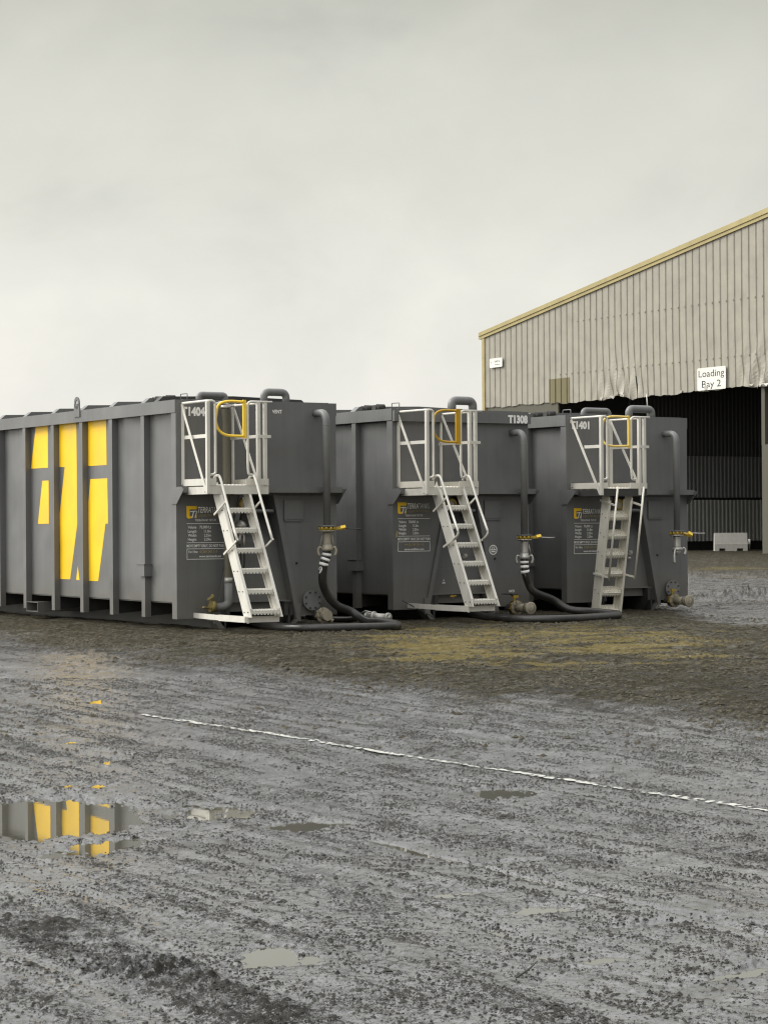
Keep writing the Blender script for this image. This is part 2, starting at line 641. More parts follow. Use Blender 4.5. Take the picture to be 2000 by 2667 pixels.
def ground_material():
    m, t, b = newmat('wet_muddy_yard')
    co = t.nodes.new('ShaderNodeTexCoord').outputs['Object']
    at = t.nodes.new('ShaderNodeAttribute')
    at.attribute_name = 'soil'
    sp = t.nodes.new('ShaderNodeSeparateColor')
    t.links.new(at.outputs['Color'], sp.inputs[0])
    mud, clod, yel, band = sp.outputs[0], sp.outputs[1], sp.outputs[2], at.outputs['Alpha']

    def cen(n, k):
        return maths(t, 'MULTIPLY', maths(t, 'SUBTRACT', n, .5), k)
    nA = tnoise(t, co, 52, 5, .72, 0, (1, .8, 1))          # crumbs
    nB = tnoise(t, co, 190, 2, .6, 0, (1, .8, 1))          # grit
    nC = tnoise(t, co, 5, 5, .62, .3, (1, .6, 1))          # patches
    nD = tnoise(t, co, 11, 6, .68)                         # churned clods
    # ruts follow the wheel direction
    mpn = t.nodes.new('ShaderNodeMapping')
    mpn.inputs['Rotation'].default_value = (0, 0, R(31.3))
    t.links.new(co, mpn.inputs[0])
    mp2 = t.nodes.new('ShaderNodeMapping')
    mp2.inputs['Scale'].default_value = (7, .55, 1)
    t.links.new(mpn.outputs[0], mp2.inputs[0])
    nR = tnoise(t, mp2.outputs[0], 1.0, 6, .62)
    band = maths(t, 'ADD', maths(t, 'SUBTRACT', maths(t, 'MULTIPLY', band, 1.35), .22), maths(t, 'ADD', cen(nR, 1.6), cen(nC, 1.5)), True)
    s = maths(t, 'ADD', maths(t, 'MULTIPLY', clod, .7), maths(t, 'MULTIPLY', mud, .55))
    for q in (cen(nA, 2.4), cen(nB, 1.8), cen(nC, .7), cen(nR, 1.1)):
        s = maths(t, 'ADD', s, q)
    cr = ramp(t, [(.36, 0), (.54, 1)])
    t.links.new(s, cr.inputs[0])
    crumb = cr.outputs[0]
    wr = ramp(t, [(.0, 1), (.10, 1), (.20, 0)])
    t.links.new(maths(t, 'ADD', s, maths(t, 'MULTIPLY', band, .6)), wr.inputs[0])
    sxyz = t.nodes.new('ShaderNodeSeparateXYZ')
    t.links.new(co, sxyz.inputs[0])
    ny = t.nodes.new('ShaderNodeMapRange')
    ny.inputs['From Min'].default_value = 13.5
    ny.inputs['From Max'].default_value = 11.5
    t.links.new(sxyz.outputs['Y'], ny.inputs['Value'])
    wet = maths(t, 'MULTIPLY', wr.outputs[0], maths(t, 'ADD', .12, maths(t, 'MULTIPLY', ny.outputs[0], .88)))
    film = mixc(t, nB, (.045, .045, .046), (.21, .21, .211))
    fv = ramp(t, [(.32, (.28, .28, .27)), (.50, (.90, .90, .90)), (.64, (1.6, 1.6, 1.6))])
    t.links.new(maths(t, 'ADD', maths(t, 'MULTIPLY', nR, .55), maths(t, 'MULTIPLY', nC, .45)), fv.inputs[0])
    film = mixc(t, 1.0, film, fv.outputs[0], 'MULTIPLY')
    mudc = mixc(t, nA, (.006, .006, .005), (.050, .047, .041))
    c = mixc(t, crumb, film, mudc)
    brown = mixc(t, cen(nD, 1.), (.030, .027, .019), (.030, .027, .019))
    br = ramp(t, [(.36, (.010, .009, .006)), (.50, (.052, .045, .028)), (.64, (.17, .155, .11))])
    t.links.new(maths(t, 'ADD', maths(t, 'MULTIPLY', nD, .55), maths(t, 'MULTIPLY', nA, .45)), br.inputs[0])
    c = mixc(t, maths(t, 'MULTIPLY', band, .92), c, br.outputs[0])
    yl = mixc(t, nA, (.06, .05, .016), (.34, .27, .10))
    nY = tnoise(t, co, 1.6, 9, .7, .5, (.42, 1, 1))
    yf = ramp(t, [(.60, 0), (1.05, 1)])
    t.links.new(maths(t, 'ADD', maths(t, 'ADD', yel, cen(nY, 4.2)), cen(nD, 2.0)), yf.inputs[0])
    c = mixc(t, maths(t, 'MULTIPLY', maths(t, 'MULTIPLY', yf.outputs[0], .8), maths(t, 'MINIMUM', maths(t, 'MULTIPLY', yel, 4.0), 1.0)), c, yl)
    t.links.new(c, b.inputs['Base Color'])
    rg = maths(t, 'ADD', maths(t, 'MULTIPLY', crumb, .45), maths(t, 'ADD', .22, cen(nC, .5)))
    rg = maths(t, 'SUBTRACT', rg, maths(t, 'MULTIPLY', wet, .20))
    rg = maths(t, 'ADD', rg, maths(t, 'MULTIPLY', band, .22), True)
    t.links.new(rg, b.inputs['Roughness'])
    spc = maths(t, 'SUBTRACT', 1.0, maths(t, 'MULTIPLY', crumb, .78))
    spc = maths(t, 'MULTIPLY', spc, maths(t, 'SUBTRACT', .9, maths(t, 'MULTIPLY', band, .62)))
    t.links.new(spc, b.inputs['Specular IOR Level'])
    b.inputs['IOR'].default_value = 1.45
    big = t.nodes.new('ShaderNodeBump')
    big.inputs['Distance'].default_value = .10
    t.links.new(nD, big.inputs['Height'])
    t.links.new(maths(t, 'MULTIPLY', band, .9), big.inputs['Strength'])
    st = t.nodes.new('ShaderNodeBump')
    st.inputs['Distance'].default_value = .016
    t.links.new(big.outputs[0], st.inputs['Normal'])
    sg = maths(t, 'ADD', .34, maths(t, 'MULTIPLY', crumb, .6))
    sg = maths(t, 'MULTIPLY', sg, maths(t, 'SUBTRACT', 1.0, maths(t, 'MULTIPLY', wet, .95)))
    t.links.new(sg, st.inputs['Strength'])
    t.links.new(maths(t, 'ADD', nA, maths(t, 'MULTIPLY', nB, .35)), st.inputs['Height'])
    t.links.new(st.outputs[0], b.inputs['Normal'])
    return m


gm = build_ground()
gm.materials.append(ground_material())
ground = bpy.data.objects.new('ground', gm)
COL.objects.link(ground)
tag(ground, 'wet muddy yard with tyre ruts, crumbs of mud and olive-brown dirt', 'ground', None, 'structure')

m, t, b = newmat('puddle_water')
b.inputs['Base Color'].default_value = (.085, .082, .062, 1)
b.inputs['Roughness'].default_value = .015
b.inputs['IOR'].default_value = 3.0
co = t.nodes.new('ShaderNodeTexCoord').outputs['Object']
t.links.new(bump(t, tnoise(t, co, 5, 3, .5), .02, .004), b.inputs['Normal'])
M['water'] = m
for i, (px, py, rx, ry, rot, dep) in enumerate(PUD):
    k = 26
    ring = []
    for j in range(k):
        a = 2 * math.pi * j / k
        u, v = rx * 1.05 * math.cos(a), ry * 1.05 * math.sin(a)
        cr, sr = math.cos(R(rot)), math.sin(R(rot))
        ring.append((u * cr - v * sr, u * sr + v * cr, 0))
    mb = MB()
    mb.add(ring, [tuple(range(k))])
    o = mb.build('water', M['water'], None, (px, py, float(basez(py)) - .009 - .0011 * (i % 4)), recalc=False)
    o['kind'] = 'structure'


# bay lines painted on the yard, worn, lying on the surface
def line_mesh(p, q, wid, seed, keep):
    p, q = Vector(p), Vector(q)
    L = (q - p).length
    n = int(L / .035)
    ax = (q - p) / L
    sv = Vector((ax.y, -ax.x))
    xs, ys = [], []
    for i in range(n + 1):
        for j in range(5):
            e = (j / 4 - .5) * wid * (1 + (.35 if j in (0, 4) else 0) * (random.random() - .5))
            c = p + ax * (L * i / n) + sv * e
            xs.append(c.x)
            ys.append(c.y)
    X, Y = np.array([xs]), np.array([ys])
    Z, mud, clod, band, pm = heightfield(X, Y)
    Z = basez(Y) + (Z - basez(Y)) * .6 + .008
    mb = MB()
    mb.v = [(X[0, i], Y[0, i], Z[0, i]) for i in range(X.shape[1])]
    nz = 1.3 * fbm(X / .04, Y / .07, 3, seed)[0] + .7 * fbm(X / .5, Y / .8, 2, seed + 5)[0]
    for i in range(n):
        for j in range(4):
            k = i * 5 + j
            if nz[k] < keep(i / n):
                mb.f.append([k, k + 1, k + 6, k + 5])
                mb.sm.append(True)
                mb.mi.append(0)
    return mb


ln = paint('worn_white_line_paint', (.54, .535, .49), .4, (.20, .21, .18), 1.0)
ln2 = paint('faded_line_paint', (.31, .31, .285), .3, (.15, .145, .13), 1.0)
o = line_mesh((-2.2, 20.5), (2.6, 13.96), .066, 301, lambda s: .22 if s < .8 else -.1).build('parking_line', ln, recalc=False)
o['kind'] = 'structure'
mb = MB()
mb.add([(-2.6, 7.0, 0), (2.8, 7.0, 0), (2.8, 13.3, 0), (-.3, 13.3, 0), (-1.2, 12.0, 0), (-2.6, 11.4, 0)], [tuple(range(6))])
o = mb.build('water', M['water'], None, (0, 0, -.27 - WATER_DROP), recalc=False)
o['kind'] = 'structure'


# loose crumbs of mud lying on the wet film
def build_crumbs(seed, n0, y0, y1, far):
    rs = np.random.RandomState(seed)
    Y = np.sqrt(rs.rand(n0) * (y1 ** 2 - y0 ** 2) + y0 ** 2)
    X = (rs.rand(n0) * 2 - 1) * (.185 * Y + .3)
    a = X * DX + Y * DY
    b_ = X * (-DY) + Y * DX
    dens = .24 + 1.4 * fbm(a / 1.5, b_ / .13, 4, 401) + 1.0 * fbm(X / .5, Y / .7, 3, 411)
    dens += .5 * (1 - sstep(8, 13, Y)) * fbm(X / .3, Y / .3, 2, 421)
    if far:
        dens = .25 + 1.8 * fbm(X / 1.3, Y / 1.6, 5, 431, .6)
        dens *= sstep(-1.5, .5, Y - 23.2 + 1.4 * X) * .9 + .1
        dens *= 1 - .8 * sstep(33, 36, Y)
        dens = np.where((X < 2.2) & (Y > 33.5 + .55 * X), 0, dens)
    keep = rs.rand(n0) < np.clip(dens, .0 if far else .05, 1)
    X, Y = X[keep], Y[keep]
    Z, mud, clod, band, pm = heightfield(X[None, :].copy(), Y[None, :].copy())
    Z, pm = Z[0], pm[0]
    ok = pm < .8
    X, Y, Z = X[ok], Y[ok], Z[ok]
    n = len(X)
    r = .0024 + .0058 * rs.rand(n) ** 2.4 + .009 * (rs.rand(n) > .99)
    if far:
        r = .007 + .022 * rs.rand(n) ** 2.5
    base = np.array([(1, 0, 0), (0, 1, 0), (-1, 0, 0), (0, -1, 0), (0, 0, 1), (0, 0, -.6)], float)
    ang = rs.rand(n) * 2 * np.pi
    V = base[None] * (1 + .7 * (rs.rand(n, 6, 1) - .4)) + .35 * (rs.rand(n, 6, 3) - .5)
    V[:, :, 2] *= .75
    c_, s_ = np.cos(ang)[:, None], np.sin(ang)[:, None]
    vx = V[:, :, 0] * c_ - V[:, :, 1] * s_ * (1.5)
    vy = V[:, :, 0] * s_ + V[:, :, 1] * c_ * (1.5)
    P = np.stack([X[:, None] + vx * r[:, None], Y[:, None] + vy * r[:, None], Z[:, None] + V[:, :, 2] * r[:, None] + .001], -1)
    F = np.array([(0, 1, 4), (1, 2, 4), (2, 3, 4), (3, 0, 4)])
    q = (np.arange(n)[:, None, None] * 6 + F[None]).reshape(-1, 3)
    me = bpy.data.meshes.new('mud_crumbs')
    me.vertices.add(n * 6)
    me.vertices.foreach_set('co', P.astype(np.float32).ravel())
    me.loops.add(q.size)
    me.loops.foreach_set('vertex_index', q.ravel().astype(np.int32))
    me.polygons.add(len(q))
    me.polygons.foreach_set('loop_start', (np.arange(len(q)) * 3).astype(np.int32))
    me.update(calc_edges=True)
    o = bpy.data.objects.new('mud_crumbs', me)
    COL.objects.link(o)
    m, t, bs = newmat('brown_mud_clod' if far else 'dark_mud_crumb')
    co = t.nodes.new('ShaderNodeTexCoord').outputs['Object']
    cc = ramp(t, [(.35, (.012, .011, .008)), (.65, (.09, .076, .042))] if far else [(.35, (.008, .0075, .006)), (.65, (.055, .051, .042))])
    t.links.new(tnoise(t, co, 60, 2, .6), cc.inputs[0])
    t.links.new(cc.outputs[0], bs.inputs['Base Color'])
    bs.inputs['Roughness'].default_value = .6
    bs.inputs['Specular IOR Level'].default_value = .25
    me.materials.append(m)
    tag(o, 'brown clods of churned mud in front of the tanks' if far else 'crumbs of dark mud scattered over the wet yard', 'mud', None, 'stuff')


build_crumbs(12, 400000, 7.6, 24.5, False)
build_crumbs(14, 75000, 17.0, 44.0, True)

# a broken twig in the foreground
tw = empty('twig', (.56, 9.15, -.262))
tag(tw, 'short dark twig lying on the wet mud in the foreground', 'twig')
mb = MB()
mb.tube([(-.045, -.10, .004), (-.01, -.03, .010), (.02, .05, .012), (.055, .15, .02)], 0, 7, True, [.004, .0045, .004, .0025])
mb.build('stem', M['dark'], tw)
mb = MB()
mb.tube([(.0, 0, .011), (-.012, .05, .02), (-.01, .09, .032)], 0, 6, True, [.003, .0025, .0015])
mb.build('side_shoot', M['dark'], tw)
# ------------------------------------------------------------------ tanks
# tank frame: u across the front, p forward of the front wall, z up  ->  local (u, -p, z)
def T(u, p, z):
    return (u, -p, z)


def TP(pts):
    return [T(*q) for q in pts]


W, L_, ZB, ZT = 2.70, 11.8, .18, 3.38
RIBS = [1.08, 2.23, 3.36, 4.51, 5.71, 6.86, 8.0, 9.15, 10.3]
WALL = .10      # side panels sit back from the ribs


def decal(txts, parent, name, p=.004, rects=()):
    mb = MB()
    for (txt, u, z, w_, h_, bold, shear, al, mt) in txts:
        vs, fs = textmesh(txt, w_, h_, bold, shear, al)
        mb.mat(M[mt]).add([T(u + x, p, z + y) for x, y in vs], fs)
    for (u0, z0, u1, z1, mt) in rects:
        mb.mat(M[mt]).add([T(u0, p, z0), T(u1, p, z0), T(u1, p, z1), T(u0, p, z1)], [(0, 1, 2, 3)])
    return mb.build(name, None, parent, recalc=False)


def ubox(mb, u0, p0, z0, u1, p1, z1):
    return mb.box((u0, -p1, z0), (u1, -p0, z1))


def serrated(mb, e0, fr, u0, u1, depth, nteeth, rows=3):
    """grip tread: plate with a notched lip and raised studs. fr(d, h) -> (p, z)"""
    def q(u, d, h):
        p, z = fr(d, h)
        return T(u, p, z)
    for (d0, d1, h0, h1) in ((0, depth, -.004, .0), (depth - .004, depth, -.045, -.004), (0, .004, -.045, -.004)):
        vs = [q(u, d, h) for h in (h0, h1) for (u, d) in ((u0, d0), (u1, d0), (u1, d1), (u0, d1))]
        mb.add(vs, [(0, 1, 2, 3), (4, 5, 6, 7), (0, 1, 5, 4), (1, 2, 6, 5), (2, 3, 7, 6), (3, 0, 4, 7)])
    w_ = (u1 - u0) / nteeth
    for r_ in range(rows):
        dc = depth * (r_ + .5) / rows
        for i in range(nteeth):
            uc = u0 + w_ * (i + .5)
            s1, s2, hh = w_ * .36, w_ * .22, .017
            vs = [q(uc + a * s, dc + bb * s, h) for s, h in ((s1, 0), (s2, hh)) for a, bb in ((-1, -1), (1, -1), (1, 1), (-1, 1))]
            mb.add(vs, [(4, 5, 6, 7), (0, 1, 5, 4), (1, 2, 6, 5), (2, 3, 7, 6), (3, 0, 4, 7)])
    # dark-looking notches in the lip are real gaps between small hanging tabs
    for i in range(nteeth):
        uc = u0 + w_ * (i + .5)
        vs = [q(uc + a, depth + .001 + bb, h) for h in (-.062, -.03) for a, bb in ((-w_ * .3, 0), (w_ * .3, 0), (w_ * .3, .006), (-w_ * .3, .006))]
        mb.add(vs, [(0, 1, 2, 3), (4, 5, 6, 7), (0, 1, 5, 4), (1, 2, 6, 5), (2, 3, 7, 6), (3, 0, 4, 7)])


def make_tank(k, label, X0, Y0, ang):
    root = empty('storage_tank', (X0, Y0, 0), R(ang))
    tag(root, label, 'tank', 'grey liquid storage tanks parked side by side')
    g = M['grey']
    # ---- body: side walls, roof, rear; front wall with the hook recess
    mb = MB()
    # left wall, right wall, back wall, roof, floor
    ubox(mb, WALL, -L_, .42, WALL + .02, -.06, ZT - .05)
    ubox(mb, W - WALL - .02, -L_, .42, W - WALL, -.06, ZT - .05)
    ubox(mb, WALL, -L_ - .02, .42, W - WALL, -L_, ZT - .05)
    ubox(mb, WALL + .02, -L_, ZT - .05, W - WALL - .02, -.06, ZT - .02)
    ubox(mb, WALL + .02, -L_, .40, W - WALL - .02, -.06, .42)
    # corner posts of the front frame
    ubox(mb, 0, -.155, ZB, .125, -.03, ZT)
    ubox(mb, W - .125, -.155, ZB, W, -.03, ZT)
    # front wall (30 mm plate) in pieces around the hook recess
    rb0, rb1, rt0, rt1, zr = .66, 1.99, 1.10, 1.60, 2.03
    for poly in ([(0, ZB), (rb0, ZB), (rt0, zr), (rt0, ZT), (0, ZT)], [(rb1, ZB), (W, ZB), (W, ZT), (rt1, ZT), (rt1, zr)],
                 [(rt0, zr), (rt1, zr), (rt1, ZT), (rt0, ZT)]):
        mb.prism([T(u, 0, z) for u, z in poly], (0, .03, 0))
    # recess: lower panel set back, upper pocket sloping inwards
    zl = 1.30
    f = lambda z: ((rb0 + (rt0 - rb0) * (z - ZB) / (zr - ZB)), (rb1 + (rt1 - rb1) * (z - ZB) / (zr - ZB)))
    a0, a1 = f(.26)
    b0, b1 = f(zl)
    mb.prism([T(a0, -.16, .26), T(a1, -.16, .26), T(b1, -.16, zl), T(b0, -.16, zl)], (0, .02, 0))
    mb.prism([T(b0, -.162, zl), T(b1, -.162, zl), T(rt1, -.62, zr), T(rt0, -.62, zr)], (0, .02, -.02))
    for s_ in (0, 1):
        A, B, C = (a0, b0, rt0) if s_ == 0 else (a1, b1, rt1)
        sg = -.02 if s_ == 0 else .02
        mb.prism([T(A, -.03, .2), T(A, -.16, .2), T(B, -.16, zl), T(C, -.64, zr), T(C, -.03, zr)], (sg, 0, 0))
    mb.prism([T(rt0 - .02, -.03, zr), T(rt1 + .02, -.03, zr), T(rt1 + .02, -.66, zr), T(rt0 - .02, -.66, zr)], (0, 0, .02))
    mb.build('tank_body', g, root)
    # weld seams on the front
    for (u0, z0, u1) in ((2.1, 1.60, 2.32), (2.43, 1.60, 2.66)):
        mb = MB()
        ubox(mb, u0, 0, z0, u1, .004, z0 + .008)
        mb.build('weld_seam', M['greypipe'], root)
    for z0 in (1.02, .82):
        mb = MB()
        q0, q1 = f(z0)
        ubox(mb, q0 + .1, -.16, z0, q1 - .02, -.156, z0 + .006)
        mb.build('weld_seam', M['greypipe'], root)
    # ---- rails along the top and the sill
    mb = MB()
    ubox(mb, -.012, -L_, ZT - .175, .11, -.001, ZT + .012)
    mb.build('top_rail', g, root)
    mb = MB()
    ubox(mb, W - .11, -L_, ZT - .175, W + .012, -.001, ZT + .012)
    mb.build('top_rail', g, root)
    if k == 2:
        mb = MB()
        ubox(mb, -.001, .002, ZT - .19, W + .004, .075, ZT - .022)
        mb.build('front_rail', g, root)
    # small upstand angle along the front roof edge
    mb = MB()
    ubox(mb, .12, -.06, ZT, W - .12, -.01, ZT + .018)
    mb.build('roof_edge', g, root)
    # ---- ribs on both sides, with the triangular outriggers below
    for s_, x0, x1 in ((0, 0, WALL), (1, W - WALL, W)):
        for r_ in RIBS + [11.68]:
            mb = MB()
            ubox(mb, x0, -r_ - .12, ZB, x1, -r_, ZT - .176)
            mb.build('rib', g, root)
    for r_ in [0.0] + RIBS:
        mb = MB()
        mb.prism([T(.102, -r_ - .07, ZB + .01), T(.102, -r_ - .07, .395), T(.78, -r_ - .07, .395), T(.78, -r_ - .07, .24)], (0, .012, 0))
        mb.build('outrigger', M['dark'], root)
        mb = MB()
        mb.prism([T(W - .102, -r_ - .07, ZB + .01), T(W - .102, -r_ - .07, .395), T(W - .78, -r_ - .07, .395), T(W - .78, -r_ - .07, .24)], (0, .012, 0))
        mb.build('outrigger', M['dark'], root)
    # ---- roof stiffeners, crowned
    for r_ in RIBS + [.62]:
        if k != 1 and r_ == .62:
            continue
        mb = MB()
        pr = [(.05, ZT + .0), (.17, ZT + .10), (1.35, ZT + .13), (2.53, ZT + .10), (2.65, ZT + .0), (2.58, ZT - .02), (.12, ZT - .02)]
        mb.prism([T(u, -r_ - .14, z) for u, z in pr], (0, .14, 0))
        mb.build('roof_stiffener', M['dark'] if r_ == .62 else g, root)
    # ---- skid runners
    for uc in (.80, 1.88):
        mb = MB()
        y0, y1 = .02, L_ - .1
        for (ua, ub, za, zb) in ((uc - .075, uc + .075, .0, .02), (uc - .014, uc + .014, .02, .36), (uc - .075, uc + .075, .36, .398)):
            mb.prism([(ua, y0 + (.14 if zb < .1 else 0), za), (ub, y0 + (.14 if zb < .1 else 0), za), (ub, y0 + (.12 if zb < .1 else 0), zb), (ua, y0 + (.12 if zb < .1 else 0), zb)], (0, y1 - y0, 0))
        mb.prism([(uc - .08, y0, .19), (uc - .08, y0 + .16, .002), (uc - .08, y0 + .6, .002), (uc - .08, y0 + .6, .38), (uc - .08, y0, .38)], (.16, 0, 0))
        mb.build('skid_runner', M['dark'], root)
    # ---- fork pocket through the underframe
    mb = MB()
    for (x_a, z_a, x_b, z_b) in ((5.24, .13, 5.72, .142), (5.24, .283, 5.72, .295), (5.24, .142, 5.252, .283), (5.708, .142, 5.72, .283)):
        mb.box((.005, x_a, z_a), (W - .005, x_b, z_b))
    mb.build('fork_pocket', g, root)
    # ---- lifting lugs
    for uu in (.0, W):
        mb = MB()
        y0 = 3.41
        pts = []
        n = 14
        for i in range(n + 1):
            a = math.pi * i / n
            pts.append((y0 + .1 + .1 * math.cos(a), ZT + .13 + .09 * math.sin(a)))
        outer = [(y0 + .2, ZT - .08)] + pts + [(y0, ZT - .08)]
        hole = [(y0 + .1 + .042 * math.cos(math.pi * (1 - i / n) - math.pi / 2 * 0), ZT + .12 + .055 * math.sin(math.pi * (1 - i / n))) for i in range(n + 1)]
        hx = uu - .03 if uu == 0 else uu + .013
        # ring built as quads between outer arc and the hole
        oa = [(y0 + .1 + .1 * math.cos(2 * math.pi * i / 28), ZT + .13 + .1 * math.sin(2 * math.pi * i / 28)) for i in range(28)]
        ia = [(y0 + .1 + .04 * math.cos(2 * math.pi * i / 28), ZT + .13 + .05 * math.sin(2 * math.pi * i / 28)) for i in range(28)]
        for i in range(28):
            j = (i + 1) % 28
            mb.prism([(hx, oa[i][0], oa[i][1]), (hx, oa[j][0], oa[j][1]), (hx, ia[j][0], ia[j][1]), (hx, ia[i][0], ia[i][1])], (.018, 0, 0))
        mb.prism([(hx, y0 - .012, ZT - .09), (hx, y0 + .212, ZT - .09), (hx, y0 + .2, ZT + .115), (hx, y0, ZT + .115)], (.018, 0, 0))
        mb.build('lifting_lug', g, root)
    # ---- small lashing bracket on the first rib
    mb = MB()
    ubox(mb, -.035, -1.30, .79, .11, -1.03, .965)
    ubox(mb, -.045, -1.32, .966, .11, -1.02, .978)
    mb.cyl((-.03, 1.31, .875), (.102, 1.31, .875), .07, 20)
    mb.build('lashing_bracket', g, root)
    # ---- shelf across the front with end gussets
    mb = MB()
    ubox(mb, .0, .001, 2.03, W, .20, 2.115)
    mb.prism(TP([(0, .0, 1.99), (0, .16, 2.03), (0, 0, 2.03)]), (W, 0, 0))
    mb.build('shelf_beam', g, root)
    for u0 in (-.014, W + .002):
        mb = MB()
        mb.prism(TP([(u0, -.13, 2.095), (u0, .29, 2.085), (u0, .04, 1.865), (u0, -.13, 1.86)]), (.012, 0, 0))
        mb.build('shelf_gusset', g, root)
    # ---- hook frame: two raking channels and the hook bar
    for s_ in (0, 1):
        mb = MB()
        if s_ == 0:
            lo, hi, wd = (rb0 - .035, .10), (rt0 - .03, 2.02), .075
        else:
            lo, hi, wd = (rb1 + .035, .10), (rt1 + .03, 2.02), .075
        # front flange and the web behind it
        mb.prism(TP([(lo[0] - wd / 2, .012, lo[1]), (lo[0] + wd / 2, .012, lo[1]), (hi[0] + wd / 2, .012, hi[1]), (hi[0] - wd / 2, .012, hi[1])]), (0, -.018, 0))
        iu = wd / 2 - .012 if s_ == 0 else -wd / 2
        mb.prism(TP([(lo[0] + iu, .012, lo[1]), (lo[0] + iu + .012, .012, lo[1]), (hi[0] + iu + .012, .012, hi[1]), (hi[0] + iu, .012, hi[1])]), (0, .17, 0))
        # foot plate bent under the skid
        sg = -1 if s_ == 0 else 1
        mb.prism(TP([(lo[0] - wd / 2, .031, .36), (lo[0] + wd / 2, .031, .36), (lo[0] + wd / 2 - sg * .03, .031, .12), (lo[0] - sg * .16, .031, .012),
                     (lo[0] - wd / 2 - sg * .1, .031, .012), (lo[0] - wd / 2, .031, .14)]), (0, .22, 0))
        mb.build('hook_frame_leg', g, root)
    mb = MB()
    mb.tube(TP([(1.12, -.25, 1.70), (1.2, .05, 1.78), (1.54, .05, 1.78), (1.62, -.25, 1.70)]) if False else
            fillet(TP([(1.10, -.3, 1.72), (1.10, .06, 1.76), (1.60, .06, 1.76), (1.60, -.3, 1.72)]), .12), .028, 12)
    mb.build('hook_bar', g, root)
    # ---- document box
    mb = MB()
    ubox(mb, 1.785, .001, 1.63, 2.11, .03, 1.92)
    ubox(mb, 1.795, .001, 1.60, 2.09, .02, 1.63)
    mb.build('document_plate', g, root)
    # ---- riser pipe with elbow
    zel = {1: 3.235, 2: 3.04, 3: 3.10}[k]
    zf = {1: 1.535, 2: 1.36, 3: 1.40}[k]
    ur = {1: 2.345, 2: 2.36, 3: 2.175}[k]
    P_ = .33
    mb = MB()
    mb.tube(fillet(TP([(ur, -.01, zel), (ur, P_, zel), (ur, P_, zf)]), .17, 10), .056, 20)
    mb.cyl(T(ur, P_, zel - .19), T(ur, P_, zel - .198), .0575, 20)
    mb.cyl(T(ur, P_, zf), T(ur, P_, zf - .018), .125, 28)
    rp = mb.build('riser_pipe', M['greypipe'], root)
    # bracket holding the pipe off the shelf
    mb = MB()
    ubox(mb, ur - .02, .2, 2.05, ur + .02, P_ - .05, 2.09)
    mb.build('pipe_bracket', g, rp)
    # ---- butterfly valve
    mb = MB()
    zc = zf - .02
    mb.cyl(T(ur, P_, zc), T(ur, P_, zc - .052), .098, 28)
    for i in range(10):
        a = 2 * math.pi * i / 10 + .3
        c, s_ = math.cos(a) * .108, math.sin(a) * .108
        mb.cyl(T(ur + c, P_ + s_, zc - .002), T(ur + c, P_ + s_, zc - .050), .019, 10)
    mb.bar(T(ur + .09, P_ + .03, zc - .026), T(ur + .245, P_ + .09, zc - .018 if k != 3 else zc - .075), .045, .045)
    vv = mb.build('butterfly_valve', M['brass'], root)
    mb = MB()
    mb.bar(T(ur + .19, P_ + .075, zc - .02), T(ur + .26, P_ + .10, zc - .005 if k != 3 else zc - .06), .06, .045)
    mb.build('locking_lever', M['yellowgate'], vv)
    mb = MB()
    mb.tube(TP([(ur + .22, P_ + .09, zc - .022), (ur + .36, P_ + .13, zc - .03), (ur + .50, P_ + .16, zc - .035)]), .010, 8, True, [.008, .009, .013])
    mb.build('handle', M['dark'] if k == 1 else M['steel'], vv)
    # ---- flange and spigot under the valve
    mb = MB()
    z1 = zc - .054
    mt = M['dirtysteel'] if k == 1 else M['steel']
    mb.cyl(T(ur, P_, z1), T(ur, P_, z1 - .017), .122, 28)
    for i in range(8):
        a = 2 * math.pi * i / 8
        c, s_ = math.cos(a) * .1, math.sin(a) * .1
        mb.cyl(T(ur + c, P_ + s_, z1 - .017), T(ur + c, P_ + s_, z1 - .03), .014, 6)
    zz = {1: 1.21, 2: 1.02, 3: 1.075}[k]
    mb.tube(TP([(ur, P_, z1 - .01), (ur, P_, z1 - .06), (ur, P_, zz + .06), (ur, P_, zz)]), 0, 20, True, [.066, .062, .060, .07])
    mb.build('spigot', mt, root)
    if k == 3:      # open lever coupling, no hose
        mb = MB()
        z0 = zz
        mb.tube(TP([(ur, P_, z0 + .035), (ur, P_, z0 + .02), (ur, P_, z0 - .02), (ur, P_, z0 - .03)]), 0, 24, True, [.07, .092, .092, .07])
        mb.tube(TP([(ur, P_, z0 - .02), (ur, P_, z0 - .05), (ur, P_, z0 - .085), (ur, P_, z0 - .1)]), 0, 24, True, [.068, .066, .05, .02])
        mb.build('coupling_collar', M['steel'], root)
        mb = MB()
        mb.tube(smooth_path(TP([(ur - .085, P_ + .05, z0 + .0), (ur - .11, P_ + .06, z0 - .06), (ur - .125, P_ + .07, z0 - .15), (ur - .12, P_ + .07, z0 - .24)]), 4), 0, 8, True,
                [.014 + .012 * (i / 12) for i in range(13)])
        mb.build('coupling_lever', M['steel'], root)
        mb = MB()
        mb.tube(smooth_path(TP([(ur + .085, P_ + .02, z0 + .0), (ur + .13, P_ + .03, z0 + .02), (ur + .155, P_ + .04, z0 - .03), (ur + .13, P_ + .04, z0 - .1)]), 4), 0, 8, True,
                [.016 + .012 * (i / 12) for i in range(13)])
        mb.build('coupling_lever', M['steel'], root)
    # ---- blind flange
    ub, zb = {1: (2.235, .41), 2: (2.235, .41), 3: (2.30, .375)}[k]
